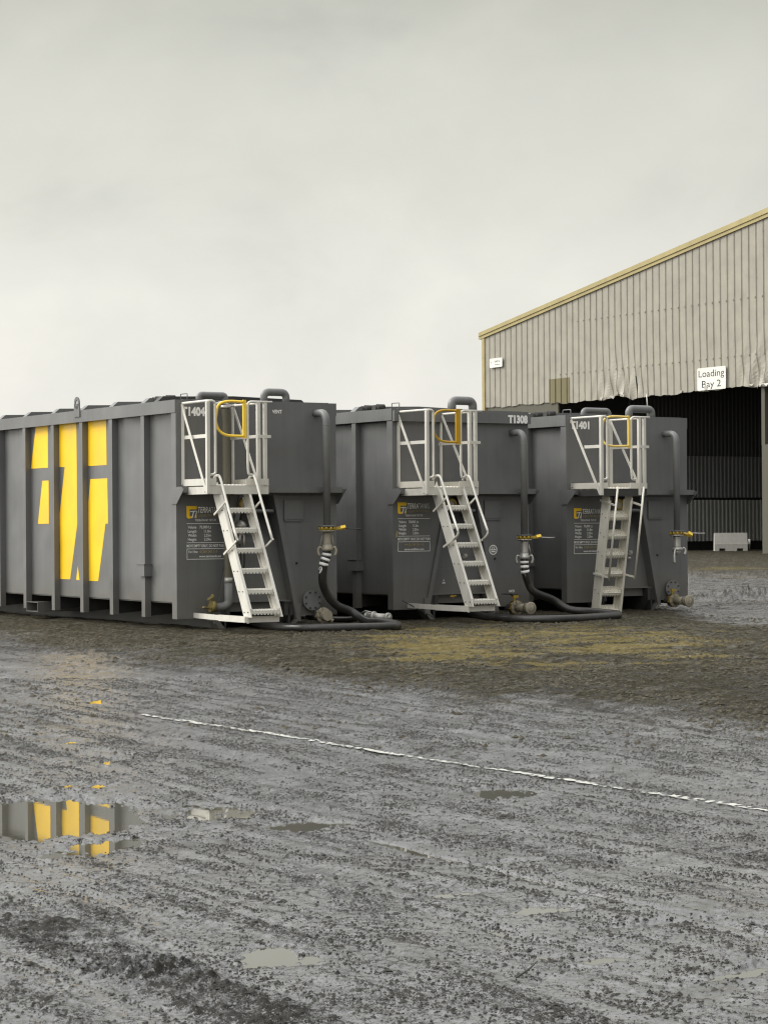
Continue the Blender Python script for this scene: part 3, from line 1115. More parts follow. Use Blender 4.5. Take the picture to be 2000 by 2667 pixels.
    if k != 2:
        mb = MB()
        mb.cyl(T(ub, .0, zb), T(ub, .05, zb), .125, 28)
        mb.cyl(T(ub, .05, zb), T(ub, .072, zb), .155, 32)
        bf = mb.build('blind_flange', M['greypipe'], root)
        for i in range(8):
            a = 2 * math.pi * (i + .5) / 8
            mb = MB()
            mb.cyl(T(ub + .125 * math.cos(a), .072, zb + .125 * math.sin(a)), T(ub + .125 * math.cos(a), .088, zb + .125 * math.sin(a)), .015, 6)
            mb.build('bolt', M['dark'], bf)
    # ---- low outlet pipe with valve
    uo, zo = {1: (2.33, .185), 2: (2.27, .165), 3: (2.20, .175)}[k]
    pe = {1: .34, 2: .62, 3: .62}[k]
    mt = M['dirtysteel']
    mb = MB()
    mb.cyl(T(uo, -.25, zo), T(uo, .16, zo), .055, 20)
    mb.cyl(T(uo, .14, zo), T(uo, .165, zo), .115, 26)
    op = mb.build('outlet_pipe', M['dark'], root)
    mb = MB()
    mb.cyl(T(uo, .166, zo), T(uo, .225, zo), .10, 26)
    for i in range(8):
        a = 2 * math.pi * (i + .25) / 8
        mb.cyl(T(uo + .1 * math.cos(a), .15, zo + .1 * math.sin(a)), T(uo + .1 * math.cos(a), .25, zo + .1 * math.sin(a)), .016, 8)
    mb.build('valve_ring', M['brass'] if k != 1 else M['dirtysteel'], op)
    mb = MB()
    mb.cyl(T(uo, .226, zo), T(uo, .25, zo), .118, 28)
    for i in range(8):
        a = 2 * math.pi * (i + .25) / 8
        mb.cyl(T(uo + .092 * math.cos(a), .25, zo + .092 * math.sin(a)), T(uo + .092 * math.cos(a), .264, zo + .092 * math.sin(a)), .013, 6)
    if k == 1:      # capped, caked with mud
        mb.cyl(T(uo, .25, zo), T(uo, .33, zo), .075, 22)
        mb.cyl(T(uo, .33, zo), T(uo, .36, zo), .085, 8)
        mb.cyl(T(uo + .05, .28, zo - .05), T(uo + .11, .33, zo - .09), .03, 8)
    else:
        mb.nozzle(T(uo, .25, zo), T(uo, pe - .10, zo), .07, .012, 24)
        mb.nozzle(T(uo, pe - .12, zo), T(uo, pe, zo), .085, .018, 28)
        mb.tube([T(uo, pe - .03, zo), T(uo, pe - .02, zo), T(uo, pe + .002, zo), T(uo, pe + .003, zo)], 0, 28, False, [.086, .104, .104, .072])
    mb.build('outlet_nozzle', mt, op)
    if k > 1:
        mb = MB()
        mb.cyl(T(uo - .02, .19, zo + .09), T(uo - .02, .19, zo + .19), .018, 10)
        mb.bar(T(uo - .05, .19, zo + .18), T(uo + .05, .19, zo + .18), .05, .04, (0, 1, 0))
        mb.build('valve_spindle', M['brass'], op)
        if k == 2:
            mb = MB()
            mb.tube(TP([(uo - .02, .19, zo + .19), (uo - .14, .2, zo + .225), (uo - .28, .2, zo + .23)]), .009, 8)
            mb.bar(T(uo - .22, .2, zo + .232), T(uo + .03, .2, zo + .215), .03, .012, (0, 1, 0))
            mb.build('valve_handle', M['black'], op)
            decal([('WATER', 2.28, .41, .12, .04, .02, 0, 'LEFT', 'white')], root, 'outlet_lettering')
    if k == 3:      # reflector on the right edge
        mb = MB()
        ubox(mb, W + .013, -.05, .42, W + .02, .0, .60)
        mb.build('reflector_strip', M['ivory'], root)
    # ---- vent loops on the roof
    loops = {1: [(.48, .92, -.2, 3.485, .047, .12), (1.57, 1.95, -.2, 3.55, .058, .18)], 2: [(1.30, 1.72, -.2, 3.56, .072, .205)],
             3: [(.54, 1.09, -.2, 3.49, .052, .15), (1.55, 2.06, -.2, 3.54, .066, .22)]}[k]
    for (ua, ub_, pp, zt, rr, fr_) in loops:
        mb = MB()
        mb.tube(fillet(TP([(ua, pp, ZT - .02), (ua, pp, zt), (ub_, pp, zt), (ub_, pp, ZT - .02)]), fr_, 8), rr, 18)
        v_ = mb.build('vent_pipe', M['greypipe'], root)
        mb = MB()
        mb.cyl(T(ub_, pp, ZT), T(ub_, pp, ZT + .02), rr * 2, 24)
        mb.build('flange', g, v_)
    # ---- roof hatch with handle and hinge knobs
    mb = MB()
    mb.cyl(T(.48, -.42, ZT - .02), T(.48, -.42, ZT + .028), .30, 32)
    hh = mb.build('roof_hatch', g, root)
    mb = MB()
    mb.tube(fillet(TP([(.34, -.30, ZT + .02), (.34, -.30, ZT + .125), (.34, -.52, ZT + .125), (.34, -.52, ZT + .02)]), .02, 4), .008, 8)
    mb.build('handle', M['greypipe'], hh)
    for yy in (.84, 1.20):
        mb = MB()
        mb.cyl(T(.26, -yy, ZT + .08), T(.40, -yy, ZT + .08), .048, 16)
        mb.cyl(T(.23, -yy - .05, ZT + .06), T(.29, -yy - .05, ZT + .06), .055, 16)
        mb.bar(T(.33, -yy, ZT - .02), T(.33, -yy, ZT + .06), .06, .05)
        mb.build('hatch_clamp', M['dark'], root)
    # ---- gauge and small fittings in the recess
    mb = MB()
    mb.mat(M['dirtysteel']).cyl(T(1.10, .0, 1.86), T(1.10, .06, 1.86), .07, 24)
    ga = mb.build('pressure_gauge', None, root)
    mb = MB()
    mb.tube([T(1.10, .055, 1.86), T(1.10, .075, 1.86), T(1.10, .076, 1.86)], 0, 24, False, [.095, .095, .07])
    mb.cyl(T(1.10, .03, 1.86), T(1.10, .056, 1.86), .094, 12)
    mb.build('gauge_bezel', M['brass'], ga)
    if k == 1:
        mb = MB()
        mb.tube(TP([(1.03, .06, 1.50), (1.03, .06, 1.555), (1.03, .06, 1.60), (1.03, .06, 1.625)]), 0, 18, True, [.078, .08, .055, .01])
        mb.cyl(T(1.03, .06, 1.38), T(1.03, .06, 1.5), .05, 14)
        mb.cyl(T(.99, .09, 1.27), T(.99, .09, 1.4), .022, 10)
        mb.cyl(T(1.06, .09, 1.2), T(1.06, .09, 1.4), .018, 10)
        ps = mb.build('level_sensor', M['steel'], root)
        mb = MB()
        mb.tube(smooth_path(TP([(1.07, .08, 1.22), (1.06, .1, .98), (1.03, .08, .8), (1.0, -.02, .72)])), .012, 8)
        mb.build('cable', M['black'], ps)
        mb = MB()
        mb.tube(smooth_path(TP([(1.0, .08, 1.28), (1.01, .1, 1.0), (.98, .08, .85), (.97, -.02, .7)])), .009, 8)
        mb.build('cable', M['black'], ps)
        mb = MB()
        mb.tube(smooth_path(TP([(1.05, .0, 1.6), (1.08, .04, 1.8), (1.12, -.05, 2.0)])), .016, 8)
        mb.build('cable', M['black'], ps)
    else:
        mb = MB()
        mb.cyl(T(1.44, -.08, .96), T(1.44, -.08, 1.03), .035, 12)
        mb.cyl(T(1.44, -.12, 1.03), T(1.44, -.02, 1.03), .03, 12)
        mb.cyl(T(1.44, -.1, .90), T(1.44, -.1, .95), .045, 12)
        mb.build('level_sensor', M['steel'], root)
    if k == 2:
        mb = MB()
        mb.cyl(T(1.10, .03, .37), T(1.10, .09, .37), .022, 10)
        mb.bar(T(1.04, .1, .37), T(1.15, .1, .385), .016, .016, (0, 1, 0))
        mb.build('sample_tap', M['brass'], root)
        decal([('A', 1.07, .62, .03, .03, .02, 0, 'LEFT', 'white'), ('AIR', 1.05, .575, .07, .03, .03, 0, 'LEFT', 'white')], root, 'tap_lettering', -.155)
        # round emblem on the right of the front
        mb = MB()
        cu_, cz_ = 1.967, 1.115
        n = 28
        mb.mat(M['white'])
        mb.add([T(cu_ + r_ * math.cos(2 * math.pi * i / n), .004, cz_ + r_ * math.sin(2 * math.pi * i / n)) for r_ in (.082, .066) for i in range(n)],
               [(i, (i + 1) % n, n + (i + 1) % n, n + i) for i in range(n)])
        mb.add(TP([(cu_ - .06, .004, cz_ - .008), (cu_ + .06, .004, cz_ - .008), (cu_ + .06, .004, cz_ + .008), (cu_ - .06, .004, cz_ + .008)]), [(0, 1, 2, 3)])
        mb.add(TP([(cu_ - .034, .005, cz_ + .01), (cu_ - .018, .005, cz_ + .01), (cu_ - .002, .005, cz_ + .05), (cu_ - .012, .005, cz_ + .055)]), [(0, 1, 2, 3)])
        mb.add(TP([(cu_ + .034, .005, cz_ + .01), (cu_ + .018, .005, cz_ + .01), (cu_ + .002, .005, cz_ + .05), (cu_ + .012, .005, cz_ + .055)]), [(0, 1, 2, 3)])
        mb.add(TP([(cu_ - .04, .005, cz_ - .04), (cu_ + .04, .005, cz_ - .04), (cu_ + .04, .005, cz_ - .018), (cu_ - .04, .005, cz_ - .018)]), [(0, 1, 2, 3)])
        mb.build('round_emblem', None, root, recalc=False)
        mb = MB()
        mb.add(TP([(.045, .004, 1.335), (.075, .004, 1.34), (.10, .004, 1.43), (.07, .004, 1.435)]), [(0, 1, 2, 3)])
        mb.build('tape_scrap', M['trim'], root, recalc=False)
    mb = MB()
    mb.cyl(T(2.0, 0, .97), T(2.0, .012, .97), .018, 12)
    mb.build('plug', M['black'], root)
    # ---- flexible hose clamped up the front of the first tank
    if k == 1:
        pts = smooth_path(TP([(.735, .16, 3.27), (.735, .16, 2.9), (.745, .16, 2.0), (.76, .16, 1.2), (.765, .16, .78)]), 40)
        mb = MB()
        mb.tube(pts, 0, 14, True, [.058 + (.006 if i % 2 else -.004) for i in range(len(pts))])
        fh = mb.build('suction_hose', M['olive'], root)
        mb = MB()
        mb.cyl(T(.765, .16, .70), T(.765, .16, .78), .064, 18)
        mb.build('hose_clamp', M['steel'], fh)
        mb = MB()
        mb.cyl(T(.735, .16, 3.27), T(.735, .16, 3.31), .075, 18)
        mb.build('hose_clamp', M['steel'], fh)
        mb = MB()
        mb.tube(fillet(TP([(.765, .16, .72), (.765, .16, .38), (.66, .36, .33), (.56, .05, .33)])[:2] + TP([(.62, .16, .34), (.50, .16, .36)]), .14, 8), .062, 16)
        mb.build('elbow', M['greypipe'], fh)
        mb = MB()
        mb.cyl(T(.53, .16, .355), T(.47, .16, .365), .085, 18)
        mb.cyl(T(.50, .16, .43), T(.50, .16, .54), .018, 10)
        mb.bar(T(.52, .16, .52), T(.40, .2, .46), .035, .02)
        mb.bar(T(.45, .2, .33), T(.28, .3, .36), .04, .02)
        mb.build('drain_valve', M['brassdirty'], root)
        mb = MB()
        mb.tube(smooth_path(TP([(.60, .1, 3.33), (.72, .1, 3.36), (.85, .1, 3.31), (.95, .08, 3.33)])), .02, 8)
        mb.cyl(T(.72, .12, 3.25), T(.78, .12, 3.25), .06, 14)
        mb.build('hose_fitting', M['steel'], root)
    # ---- platform
    al = M['alu'] if k < 3 else M['aludirty']
    dk = M['alu'] if k < 3 else M['dark']
    if k == 2:
        dk = M['alu']
    uL, uR, uE, PF = .10, .92, 1.085, .83
    mb = MB()
    mb.mat(dk)
    mb.box((uL, -PF, 1.998), (uL + .02, -.09, 2.106))            # left channel
    mb.box((uR, -PF, 1.998), (uR + .02, -.002, 2.106))
    mb.box((uL + .02, -PF, 1.998), (uE, -PF + .02, 2.122))       # front channel
    mb.box((uL + .001, -PF + .021, 2.07), (uE - .02, -PF + .1, 2.078))
    mb.mat(al)
    pf = mb.build('platform', None, root)
    mb = MB()
    mb.mat(M['alu'] if k == 1 else M['aludirty'])
    for j in range(4):
        p0 = .03 + j * .20
        serrated(mb, 0, (lambda p0: (lambda d, h: (p0 + d, 2.125 + h)))(p0), uL + .03, uE - .02 if j > 2 else uR, .185, 12 if j < 3 else 15, 3)
    mb.build('deck', None, pf)
    # toe boards
    for (u0, p0, u1, p1) in ((uL - .004, .0, uL + .006, PF - .003), (uL + .008, PF - .004, .235, PF + .006), (.715, PF - .004, uE, PF + .006), (uR + .021, .0, uR + .031, PF - .006)):
        mb = MB()
        ubox(mb, u0, p0, 2.124, u1, p1, 2.222)
        mb.build('toe_board', (M['alu'] if k == 1 else M['aludirty']) if u0 < .5 or k > 1 else M['aludirty'], pf)
    # bolts
    for (u, p, z) in ((uL - .004, .04, 2.15), (uL, .15, 2.03), (uL, .75, 2.03)):
        mb = MB()
        mb.cyl(T(u, p, z), T(u - .012, p, z), .009, 8)
        mb.build('bolt', M['dark'], pf)
    # guard rails
    ZR = 3.335
    fl = .05

    def rail(name, b_):
        return b_.build(name, M['alu'], pf)
    # left side frame
    mb = MB()
    mb.tube(fillet(TP([(uL, -.02, ZR), (uL, PF, ZR), (.223, PF, ZR), (.223, PF, 2.37), (.223, PF, 2.285), (.145, PF, 2.275)]), .07, 6), .019, 12)
    mb.bar(T(uL, PF, 2.01), T(uL, PF, ZR - .012), .05, .05)
    if k < 3:
        mb.bar(T(uL, -.005 + .03, 2.14), T(uL, .03, ZR - .01), .03, .05)
    mb.bar(T(uL - .018, .03, ZR - .02), T(uL - .018, PF - .02, 2.03), .008, .052)
    mb.bar(T(uL + .02, .05 if k < 3 else .35, 2.835), T(uL + .02, PF, 2.835), .01, .052)
    rail('guardrail', mb)
    # right side frame with the short return
    mb = MB()
    mb.tube(fillet(TP([(1.15, PF, ZR), (.747, PF, ZR), (.747, PF, 2.38), (.76, PF, 2.28), (.835, PF, 2.275)]), .07, 6), .019, 12)
    mb.tube(TP([(uR, .0, ZR - .02), (uR, PF, ZR - .02)]), .018, 10)
    mb.bar(T(uR, PF, 2.01), T(uR, PF, ZR - .012), .05, .05)
    mb.bar(T(1.03, PF, 2.13), T(1.03, PF, ZR - .012), .045, .05)
    mb.bar(T(uR, .03, 2.14), T(uR, .03, ZR - .03), .03 if k < 3 else .06, .045 if k < 3 else .11)
    mb.bar(T(uR - .012, .08, ZR - .04), T(uR - .012, PF - .02, 2.2), .008, .05)
    mb.bar(T(uR - .02, .0, 2.835), T(uR - .02, PF, 2.835), .01, .045)
    mb.bar(T(uR - .02, PF + .03, 2.835), T(1.11, PF + .03, 2.835), .045, .01, (0, 0, 1))
    rail('guardrail', mb)
    # ---- self-closing gate
    gmat = {1: M['yellowgate'], 2: M['ochregate'], 3: M['palegate']}[k]
    goff = {1: 0, 2: -.03, 3: 0}[k]
    gt = MB()
    if k == 3:
        gp = [(.70, PF, 3.335), (.33, PF - .05, 3.335), (.245, PF - .12, 3.26), (.22, PF - .12, 3.05), (.24, PF - .12, 2.92), (.33, PF - .05, 2.845), (.70, PF, 2.845)]
    else:
        gp = [(.69, PF, 3.33), (.44, PF - .02, 3.335), (.30, PF - .04, 3.28), (.26, PF - .04, 3.13), (.255, PF - .04, 3.03), (.31, PF - .04, 2.91), (.43, PF - .02, 2.845), (.69, PF, 2.835)]
    gt.tube(smooth_path(TP(gp), 5), .019, 12)
    wdt = {1: .05, 2: .085, 3: .04}[k]
    gt.bar(T(.695, PF, 2.805), T(.695, PF, 3.36), wdt, .03)
    gate = gt.build('safety_gate', gmat, pf)
    # ---- ladder, hinged at the front of the platform
    th = R({1: 28, 2: 26.6, 3: -9.3}[k])
    hp, hz = {1: (.60, 2.00), 2: (.665, 2.045), 3: (.60, 2.0)}[k]

    def LF(u, e, n):
        return T(u, hp + e * math.sin(th) + n * math.cos(th), hz - e * math.cos(th) + n * math.sin(th))
    lad_len = 1.985
    tz = math.tan(R(28))
    fr_all = []
    st = []
    for us in (.30, .795):
        mb = MB()
        w0 = .20
        if k == 3:
            pr = [(-.01, .0), (-.05, .04), (-.06, .10), (-.04, .16), (.02, w0), (lad_len + .11, w0), (lad_len, .02), (lad_len - .02, 0)]
        else:
            pr = [(0.02, .0), (-.09, w0 - .005), (lad_len + .10, w0), (lad_len + .09, w0 - .02), (lad_len + .005, .01), (lad_len, 0)]
        mb.prism([LF(us - .004, e, n) for e, n in pr], Vector(T(.012, 0, 0)))
        ax = (Vector(LF(0, 1, 0)) - Vector(LF(0, 0, 0)))
        nx = (Vector(LF(0, 0, 1)) - Vector(LF(0, 0, 0)))
        sgn = 1 if us < .5 else -1
        for nn in (.004, w0 - .004):   # folded flanges
            mb.prism([Vector(LF(us + (.008 if sgn > 0 else -.004), .05, nn - .004)), Vector(LF(us + (.008 if sgn > 0 else -.004) + sgn * .03, .05, nn - .004)),
                      Vector(LF(us + (.008 if sgn > 0 else -.004) + sgn * .03, .05, nn + .004)), Vector(LF(us + (.008 if sgn > 0 else -.004), .05, nn + .004))], ax * (lad_len - .08))
        st.append(mb)
    lm = al
    lad = MB()
    for s_ in st:
        lad.add(s_.v, s_.f)
    lad = lad.build('ladder', lm, root)
    for i in range(6):
        e = .27 + i * .326
        mb = MB()

        def fr(d, h, e=e):
            ee = e - .0 + d * math.sin(R(28)) * 1.0 - h * math.cos(R(28)) - .02
            nn = d * math.cos(R(28)) + h * math.sin(R(28)) + .01
            q = LF(0, ee, nn)
            return (-q[1], q[2])
        serrated(mb, 0, fr, .308, .79, .19, 9, 3)
        mb.build('tread', lm, lad)
    for i in range(6):
        for nn in (.05, .15):
            mb = MB()
            e = .30 + i * .326 + (nn - .05) * .5
            mb.cyl(LF(.296, e, nn), LF(.286, e, nn), .008, 6)
            mb.build('rivet', M['dark'], lad)
    for us in (.30, .795):
        mb = MB()
        uo_ = us - .035 if us < .5 else us + .035
        if k < 3:
            bot = [(.97, .395), (1.02, .35)] if k == 1 else [(.93, .40), (1.0, .34), (1.0, .26)]
            pts = [(-.13, .17), (-.155, .22), (-.14, .30), (-.055, .365), (.32, .375), (.97 if k == 1 else .90, .40)]
            mb.tube(smooth_path([LF(uo_, e, n) for e, n in pts], 5), .019, 12)
            mb.bar(LF(uo_, .31, -.05), LF(uo_, .31 if k == 1 else .28, .37), .02, .03)
            if k == 1:
                mb.bar(LF(uo_, .95, -.06), LF(uo_, .96, .42), .02, .03)
            else:
                mb.bar(LF(uo_, .93, -.06), LF(uo_, .95, .26), .02, .032)
                mb.tube(fillet([LF(uo_, .6, .39), LF(uo_, .93, .405), LF(uo_, .955, .24)], .07), .018, 12)
        else:
            mb.tube([LF(uo_, -.22, .425), LF(uo_, 1.37, .425)], .018, 12)
            mb.bar(LF(uo_, .07, -.0), LF(uo_, .10, .42), .02, .032)
            mb.bar(LF(uo_, 1.33, .0), LF(uo_, 1.33, .42), .02, .03)
        mb.build('handrail', lm, lad)
    # ---- foot bar holding the ladder out
    if k < 3:
        mb = MB()
        zf_ = .22 if k == 1 else .235
        pb = 1.60
        mb.bar(T(.285, .0, zf_ + .01), T(.285, .85, zf_), .03, .075, (1, 0, 0))
        mb.bar(T(.285, .80, zf_), T(.285, pb, zf_), .042, .088, (1, 0, 0))
        mb.bar(T(.27, pb, zf_), T(.82, pb, zf_), .088, .03, (0, 0, 1))
        mb.bar(T(.30, pb + .02, zf_), T(.33, pb + .021, zf_), .11, .02, (0, 0, 1))
        mb.bar(T(.795, pb + .02, zf_ + .03), T(.795, pb + .021, zf_ + .12), .03, .03, (1, 0, 0))
        mb.build('foot_bar', M['alu'], lad)
        if k == 2:
            mb = MB()
            mb.tube(TP([(.10, .10, .33), (.28, .2, .22), (.45, .5, .06)]), .008, 6)
            mb.build('tie_rod', M['dark'], lad)
    # ---- lettering
    if k == 1:
        decal([('T1404', .095, 3.165, .385,   .118, .055, .0, 'LEFT', 'white')], root, 'number_lettering')
        decal([('VENT', 1.60, 3.222, .165, .052, .028, 0, 'LEFT', 'white')], root, 'vent_lettering')
    elif k == 2:
        decal([('T1308', 2.235, 3.205, .40, .118, .058, 0, 'LEFT', 'white')], root, 'number_lettering', .079)
    else:
        decal([('T1401', .085, 3.165, .42, .118, .058, 0, 'LEFT', 'white')], root, 'number_lettering')
    # specification panel; cu, cz = upper left corner
    cu_, cz_ = {1: (.165, 1.835), 2: (.093, 1.893), 3: (.155, 1.80)}[k]
    wd = .62

    def U(x):
        return cu_ + x

    def Z(z):
        return cz_ - z
    # emblem: folded G with a raked T
    mb = MB()
    mb.mat(M['yellow'])
    for poly in ([(0, 0), (.17, 0), (.165, .05), (.052, .05), (.052, .13), (.0, .15)],
                 [(0, .15), (.052, .13), (.052, .15), (.085, .15), (.085, .178), (.035, .185), (.008, .175)],
                 [(.135, .135), (.165, .13), (.165, .17), (.15, .178)]):
        mb.add([T(U(x), .004, Z(z)) for x, z in poly], [tuple(range(len(poly)))])
    mb.mat(M['white'])
    for poly in ([(.06, .075), (.155, .068), (.152, .082), (.125, .084), (.098, .175), (.08, .176), (.105, .086), (.058, .09)],
                 [(.16, .075), (.175, .075), (.145, .175), (.13, .175)]):
        mb.add([T(U(x), .006, Z(z)) for x, z in poly], [tuple(range(len(poly)))])
    mb.build('emblem', None, root, recalc=False)
    wh = 'white'
    tx = [('TERRA', U(.185), Z(.098), .215, .085, .014, .22, 'LEFT', wh), ('TANKS', U(.405), Z(.098), .205, .085, -.012, .0, 'LEFT', wh),
          ('LIQUID PROTECTION', U(.20), Z(.155), .40, .034, .004, 0, 'LEFT', 'trim'),
          ('TERRATANK TXT-70', U(.14), Z(.225), .34, .033, .006, 0, 'LEFT', wh),
          ('MOVE EMPTY ONLY, DO NOT PUSH', U(.0), Z(.605), wd, .040, .02, 0, 'LEFT', wh)]
    for i, (a, c) in enumerate((('Volume', '70,000 Lt'), ('Length', '11.8m'), ('Width', '2.55m'), ('Height', '3.29m'))):
        z = .33 + i * .06
        tx.append((a, U(.02), Z(z), .14, .040, .015, 0, 'LEFT', wh))
        tx.append((c, U(.40), Z(z), .19 if i == 0 else .115, .040, .015, 0, 'RIGHT', wh))
    if k == 2:
        tx += [('+44 (0)1284 245 110', U(.12), Z(.69), .38, .034, .015, 0, 'LEFT', 'trim'), ('terra-tankhire.com', U(.12), Z(.765), .38, .034, .02, 0, 'LEFT', wh)]
    else:
        tx += [('For Hire:', U(.03), Z(.69), .15, .037, .015, 0, 'LEFT', wh), ('01284 245 110', U(.21), Z(.69), .29, .037, .015, 0, 'LEFT', 'trim'),
               ('www.terratanks.eu', U(.20), Z(.755), .36, .034, .02, 0, 'LEFT', wh)]
    b0_, b1_ = .625, .785
    rects = [(U(0), Z(.262), U(wd), Z(.255), wh), (U(0), Z(.542), U(wd), Z(.535), wh),
             (U(0), Z(b0_ + .008), U(wd), Z(b0_), wh), (U(0), Z(b1_), U(wd), Z(b1_ - .008), wh),
             (U(0), Z(b1_ - .008), U(.008), Z(b0_ + .008), wh), (U(wd - .008), Z(b1_ - .008), U(wd), Z(b0_ + .008), wh)]
    decal(tx, root, 'specification_lettering', .005, rects)
    # ---- large yellow emblem on the left side, interrupted by the ribs
    if k == 1:
        polys = [[(5.49, 3.205), (4.98, 3.205), (4.98, 2.519), (5.71, 2.519)],
                 [(5.226, 2.307), (4.96, 2.307), (4.96, 1.593), (5.42, 1.593)],
                 [(4.62, 3.205), (3.81, 3.205), (3.80, 1.58), (4.10, .69), (4.50, .69), (4.56, 1.758), (4.29, 2.512), (4.62, 2.517)],
                 [(4.60, 2.297), (4.53, 2.297), (4.59, 2.165)],
                 [(3.79, .913), (3.73, .686), (3.86, .686)],
                 [(3.48, 3.205), (2.66, 3.205), (2.65, 2.504), (3.48, 2.504)],
                 [(3.278, 2.295), (2.63, 2.295), (2.61, 1.587), (2.706, 1.587), (3.0, .68), (3.36, .68), (3.42, 1.923)]]
        for pl in polys:
            # keep clear of the ribs: clamp to the bay
            bays = [(x + .122, y - .002) for x, y in zip([0] + RIBS, RIBS + [12])]
            mid = sum(a for a, _ in pl) / len(pl)
            lo, hi = [bb for bb in bays if bb[0] - .1 <= mid <= bb[1] + .1][0]
            mb = MB()
            mb.prism([(WALL - .003, min(max(a, lo), hi), z) for a, z in pl], (.0025, 0, 0))
            mb.build('side_emblem', M['yellow'], root)
    return root


tank1 = make_tank(1, 'grey ribbed tank T1404 with big yellow emblem on its side, nearest on the left', -3.03, 33.1, 31.3)
tank2 = make_tank(2, 'middle grey tank T1308 with ochre gate and small round emblem', .14, 36.1, 33.3)
tank3 = make_tank(3, 'grey tank T1401 with its ladder swung in, nearest the shed', 3.116, 38.7, 33.3)


# ------------------------------------------------------------------ hoses
def hose(label, tk, ang, X0, Y0, u, p, zc, ground_pts, drop, band_mat, name='discharge_hose'):
    a = R(ang)
    hx, hy = X0 + u * math.cos(a) + p * math.sin(a), Y0 + u * math.sin(a) - p * math.cos(a)
    root = empty(name, (hx, hy, 0))
    tag(root, label, 'hose', 'rubber hoses hanging from the tank pipes')
    # coupling, in world axes relative to the root
    mb = MB()
    mb.tube([(0, 0, zc + .06), (0, 0, zc + .02), (0, 0, zc), (0, 0, zc - .03), (0, 0, zc - .04)], 0, 22, True, [.07, .074, .09, .09, .066])
    cp = mb.build('coupling', band_mat, root)
    for s_ in (-1, 1):
        mb = MB()
        mb.tube(smooth_path([(s_ * .072, -.02, zc + .0), (s_ * .115, -.03, zc + .02), (s_ * .135, -.03, zc - .04), (s_ * .115, -.03, zc - .11)], 4), 0, 8, True, [.014 + .009 * (i / 12) for i in range(13)])
        if s_ == 1 or zc > 1.1:
            mb.tube([(s_ * .115, -.03, zc - .01), (s_ * .085, -.02, zc + .13), (s_ * .075, -.02, zc + .2)], .008, 6)
        mb.build('lever', band_mat, cp)
    pts = drop + ground_pts
    path = smooth_path([(x - hx if absol else x, y - hy if absol else y, z) for (x, y, z, absol) in pts], 10)
    mb = MB()
    rad = []
    for i, q in enumerate(path):
        rad.append(.064)
    mb.tube(path, 0, 16, True, rad)
    mb.build('rubber_tube', M['rubber'], root)
    # white bands near the coupling
    dlen = [0]
    for i in range(1, len(path)):
        dlen.append(dlen[-1] + (path[i] - path[i - 1]).length)

    def at(s):
        for i in range(1, len(path)):
            if dlen[i] >= s:
                t = (s - dlen[i - 1]) / (dlen[i] - dlen[i - 1])
                return path[i - 1].lerp(path[i], t)
    for s0 in (.05, .125, .2):
        mb = MB()
        mb.tube([at(s0), at(s0 + .015), at(s0 + .03), at(s0 + .042)], 0, 20, True, [.066, .073, .073, .066])
        mb.build('hose_band', M['white'], root)
    # painted 9
    c, c2 = at(.32), at(.34)
    vs, fs = textmesh('9', .065, .105, .03)
    mb = MB()
    rr = .0650
    nd = Vector((-math.sin(.62), -math.cos(.62), 0))
    rt = Vector((nd.y * -1, nd.x, 0))
    mp_ = []
    for x, y in vs:
        th_ = (x - .033) / rr
        d_ = nd * math.cos(th_) + rt * math.sin(th_)
        base = at(.36 - y)
        mp_.append(base + d_ * rr * 1.02)
    mb.add(mp_, fs)
    mb.build('numeral_lettering', M['white'], root, recalc=False)
    return root


G = .066
hose('black hose hanging from tank T1404 and looping on the mud', 1, 31.3, -3.03, 33.1, 2.345, .33, 1.19,
     [(-.50, 34.45, .22, True), (-.28, 34.3, .085, True), (-.06, 34.0, G + .02, True), (.16, 33.45, G, True), (.16, 33.0, G, True), (-.05, 32.72, G, True), (-.45, 32.55, G, True), (-1.0, 32.45, G, True),
      (-1.5, 32.85, G, True), (-1.9, 33.9, G, True), (-2.1, 35.2, G, True)],
     [(0, 0, 1.17, False), (-.012, .0, 1.08, False), (-.06, 0, .92, False), (-.07, .05, .68, False), (.0, .15, .48, False), (.14, .28, .32, False)], M['dirtysteel'])
hose('black hose hanging from tank T1308 and looping towards tank T1401', 2, 33.3, .14, 36.1, 2.36, .33, 1.0,
     [(2.78, 37.5, .28, True), (3.05, 37.45, .12, True), (3.4, 37.3, G + .02, True), (3.72, 36.9, G, True), (3.74, 36.4, G, True), (3.45, 35.75, G, True), (3.0, 35.15, G, True), (2.5, 34.85, G, True),
      (2.0, 35.1, G, True), (1.65, 35.8, G, True), (1.45, 37.0, G, True), (1.3, 38.5, G, True)],
     [(0, 0, .98, False), (.0, .0, .9, False), (.01, 0, .76, False), (.06, .05, .58, False), (.16, .1, .42, False)], M['steel'])

# loose coupling lying between the first two tanks
root = empty('spare_hose', (-.30, 34.95, 0), R(0))
tag(root, 'short dark hose end with a steel coupling lying behind the hose loop of T1404', 'hose end')
mb = MB()
mb.tube(smooth_path([(.05, .12, .12), (-.25, .3, .07), (-.6, .9, .055), (-1.2, 1.9, .055)], 8), .045, 14)
mb.build('rubber_tube', M['rubber'], root)
mb = MB()
mb.nozzle((.03, .1, .125), (.36, -.16, .11), .058, .014, 24)
mb.tube([(.325, -.132, .112), (.34, -.144, .111), (.365, -.164, .11), (.366, -.165, .11)], 0, 24, False, [.06, .078, .078, .05])
cp = mb.build('coupling', M['steel'], root)
for q in ((.02, .11, .12), (.12, .03, .12)):
    mb = MB()
    ax = Vector((.33, -.26, -.015)).normalized()
    c = Vector(q)
    mb.tube([c, c + ax * .01, c + ax * .03, c + ax * .04], 0, 22, True, [.058, .088, .088, .058])
    mb.build('coupling_ring', M['steel'], cp)
mb = MB()
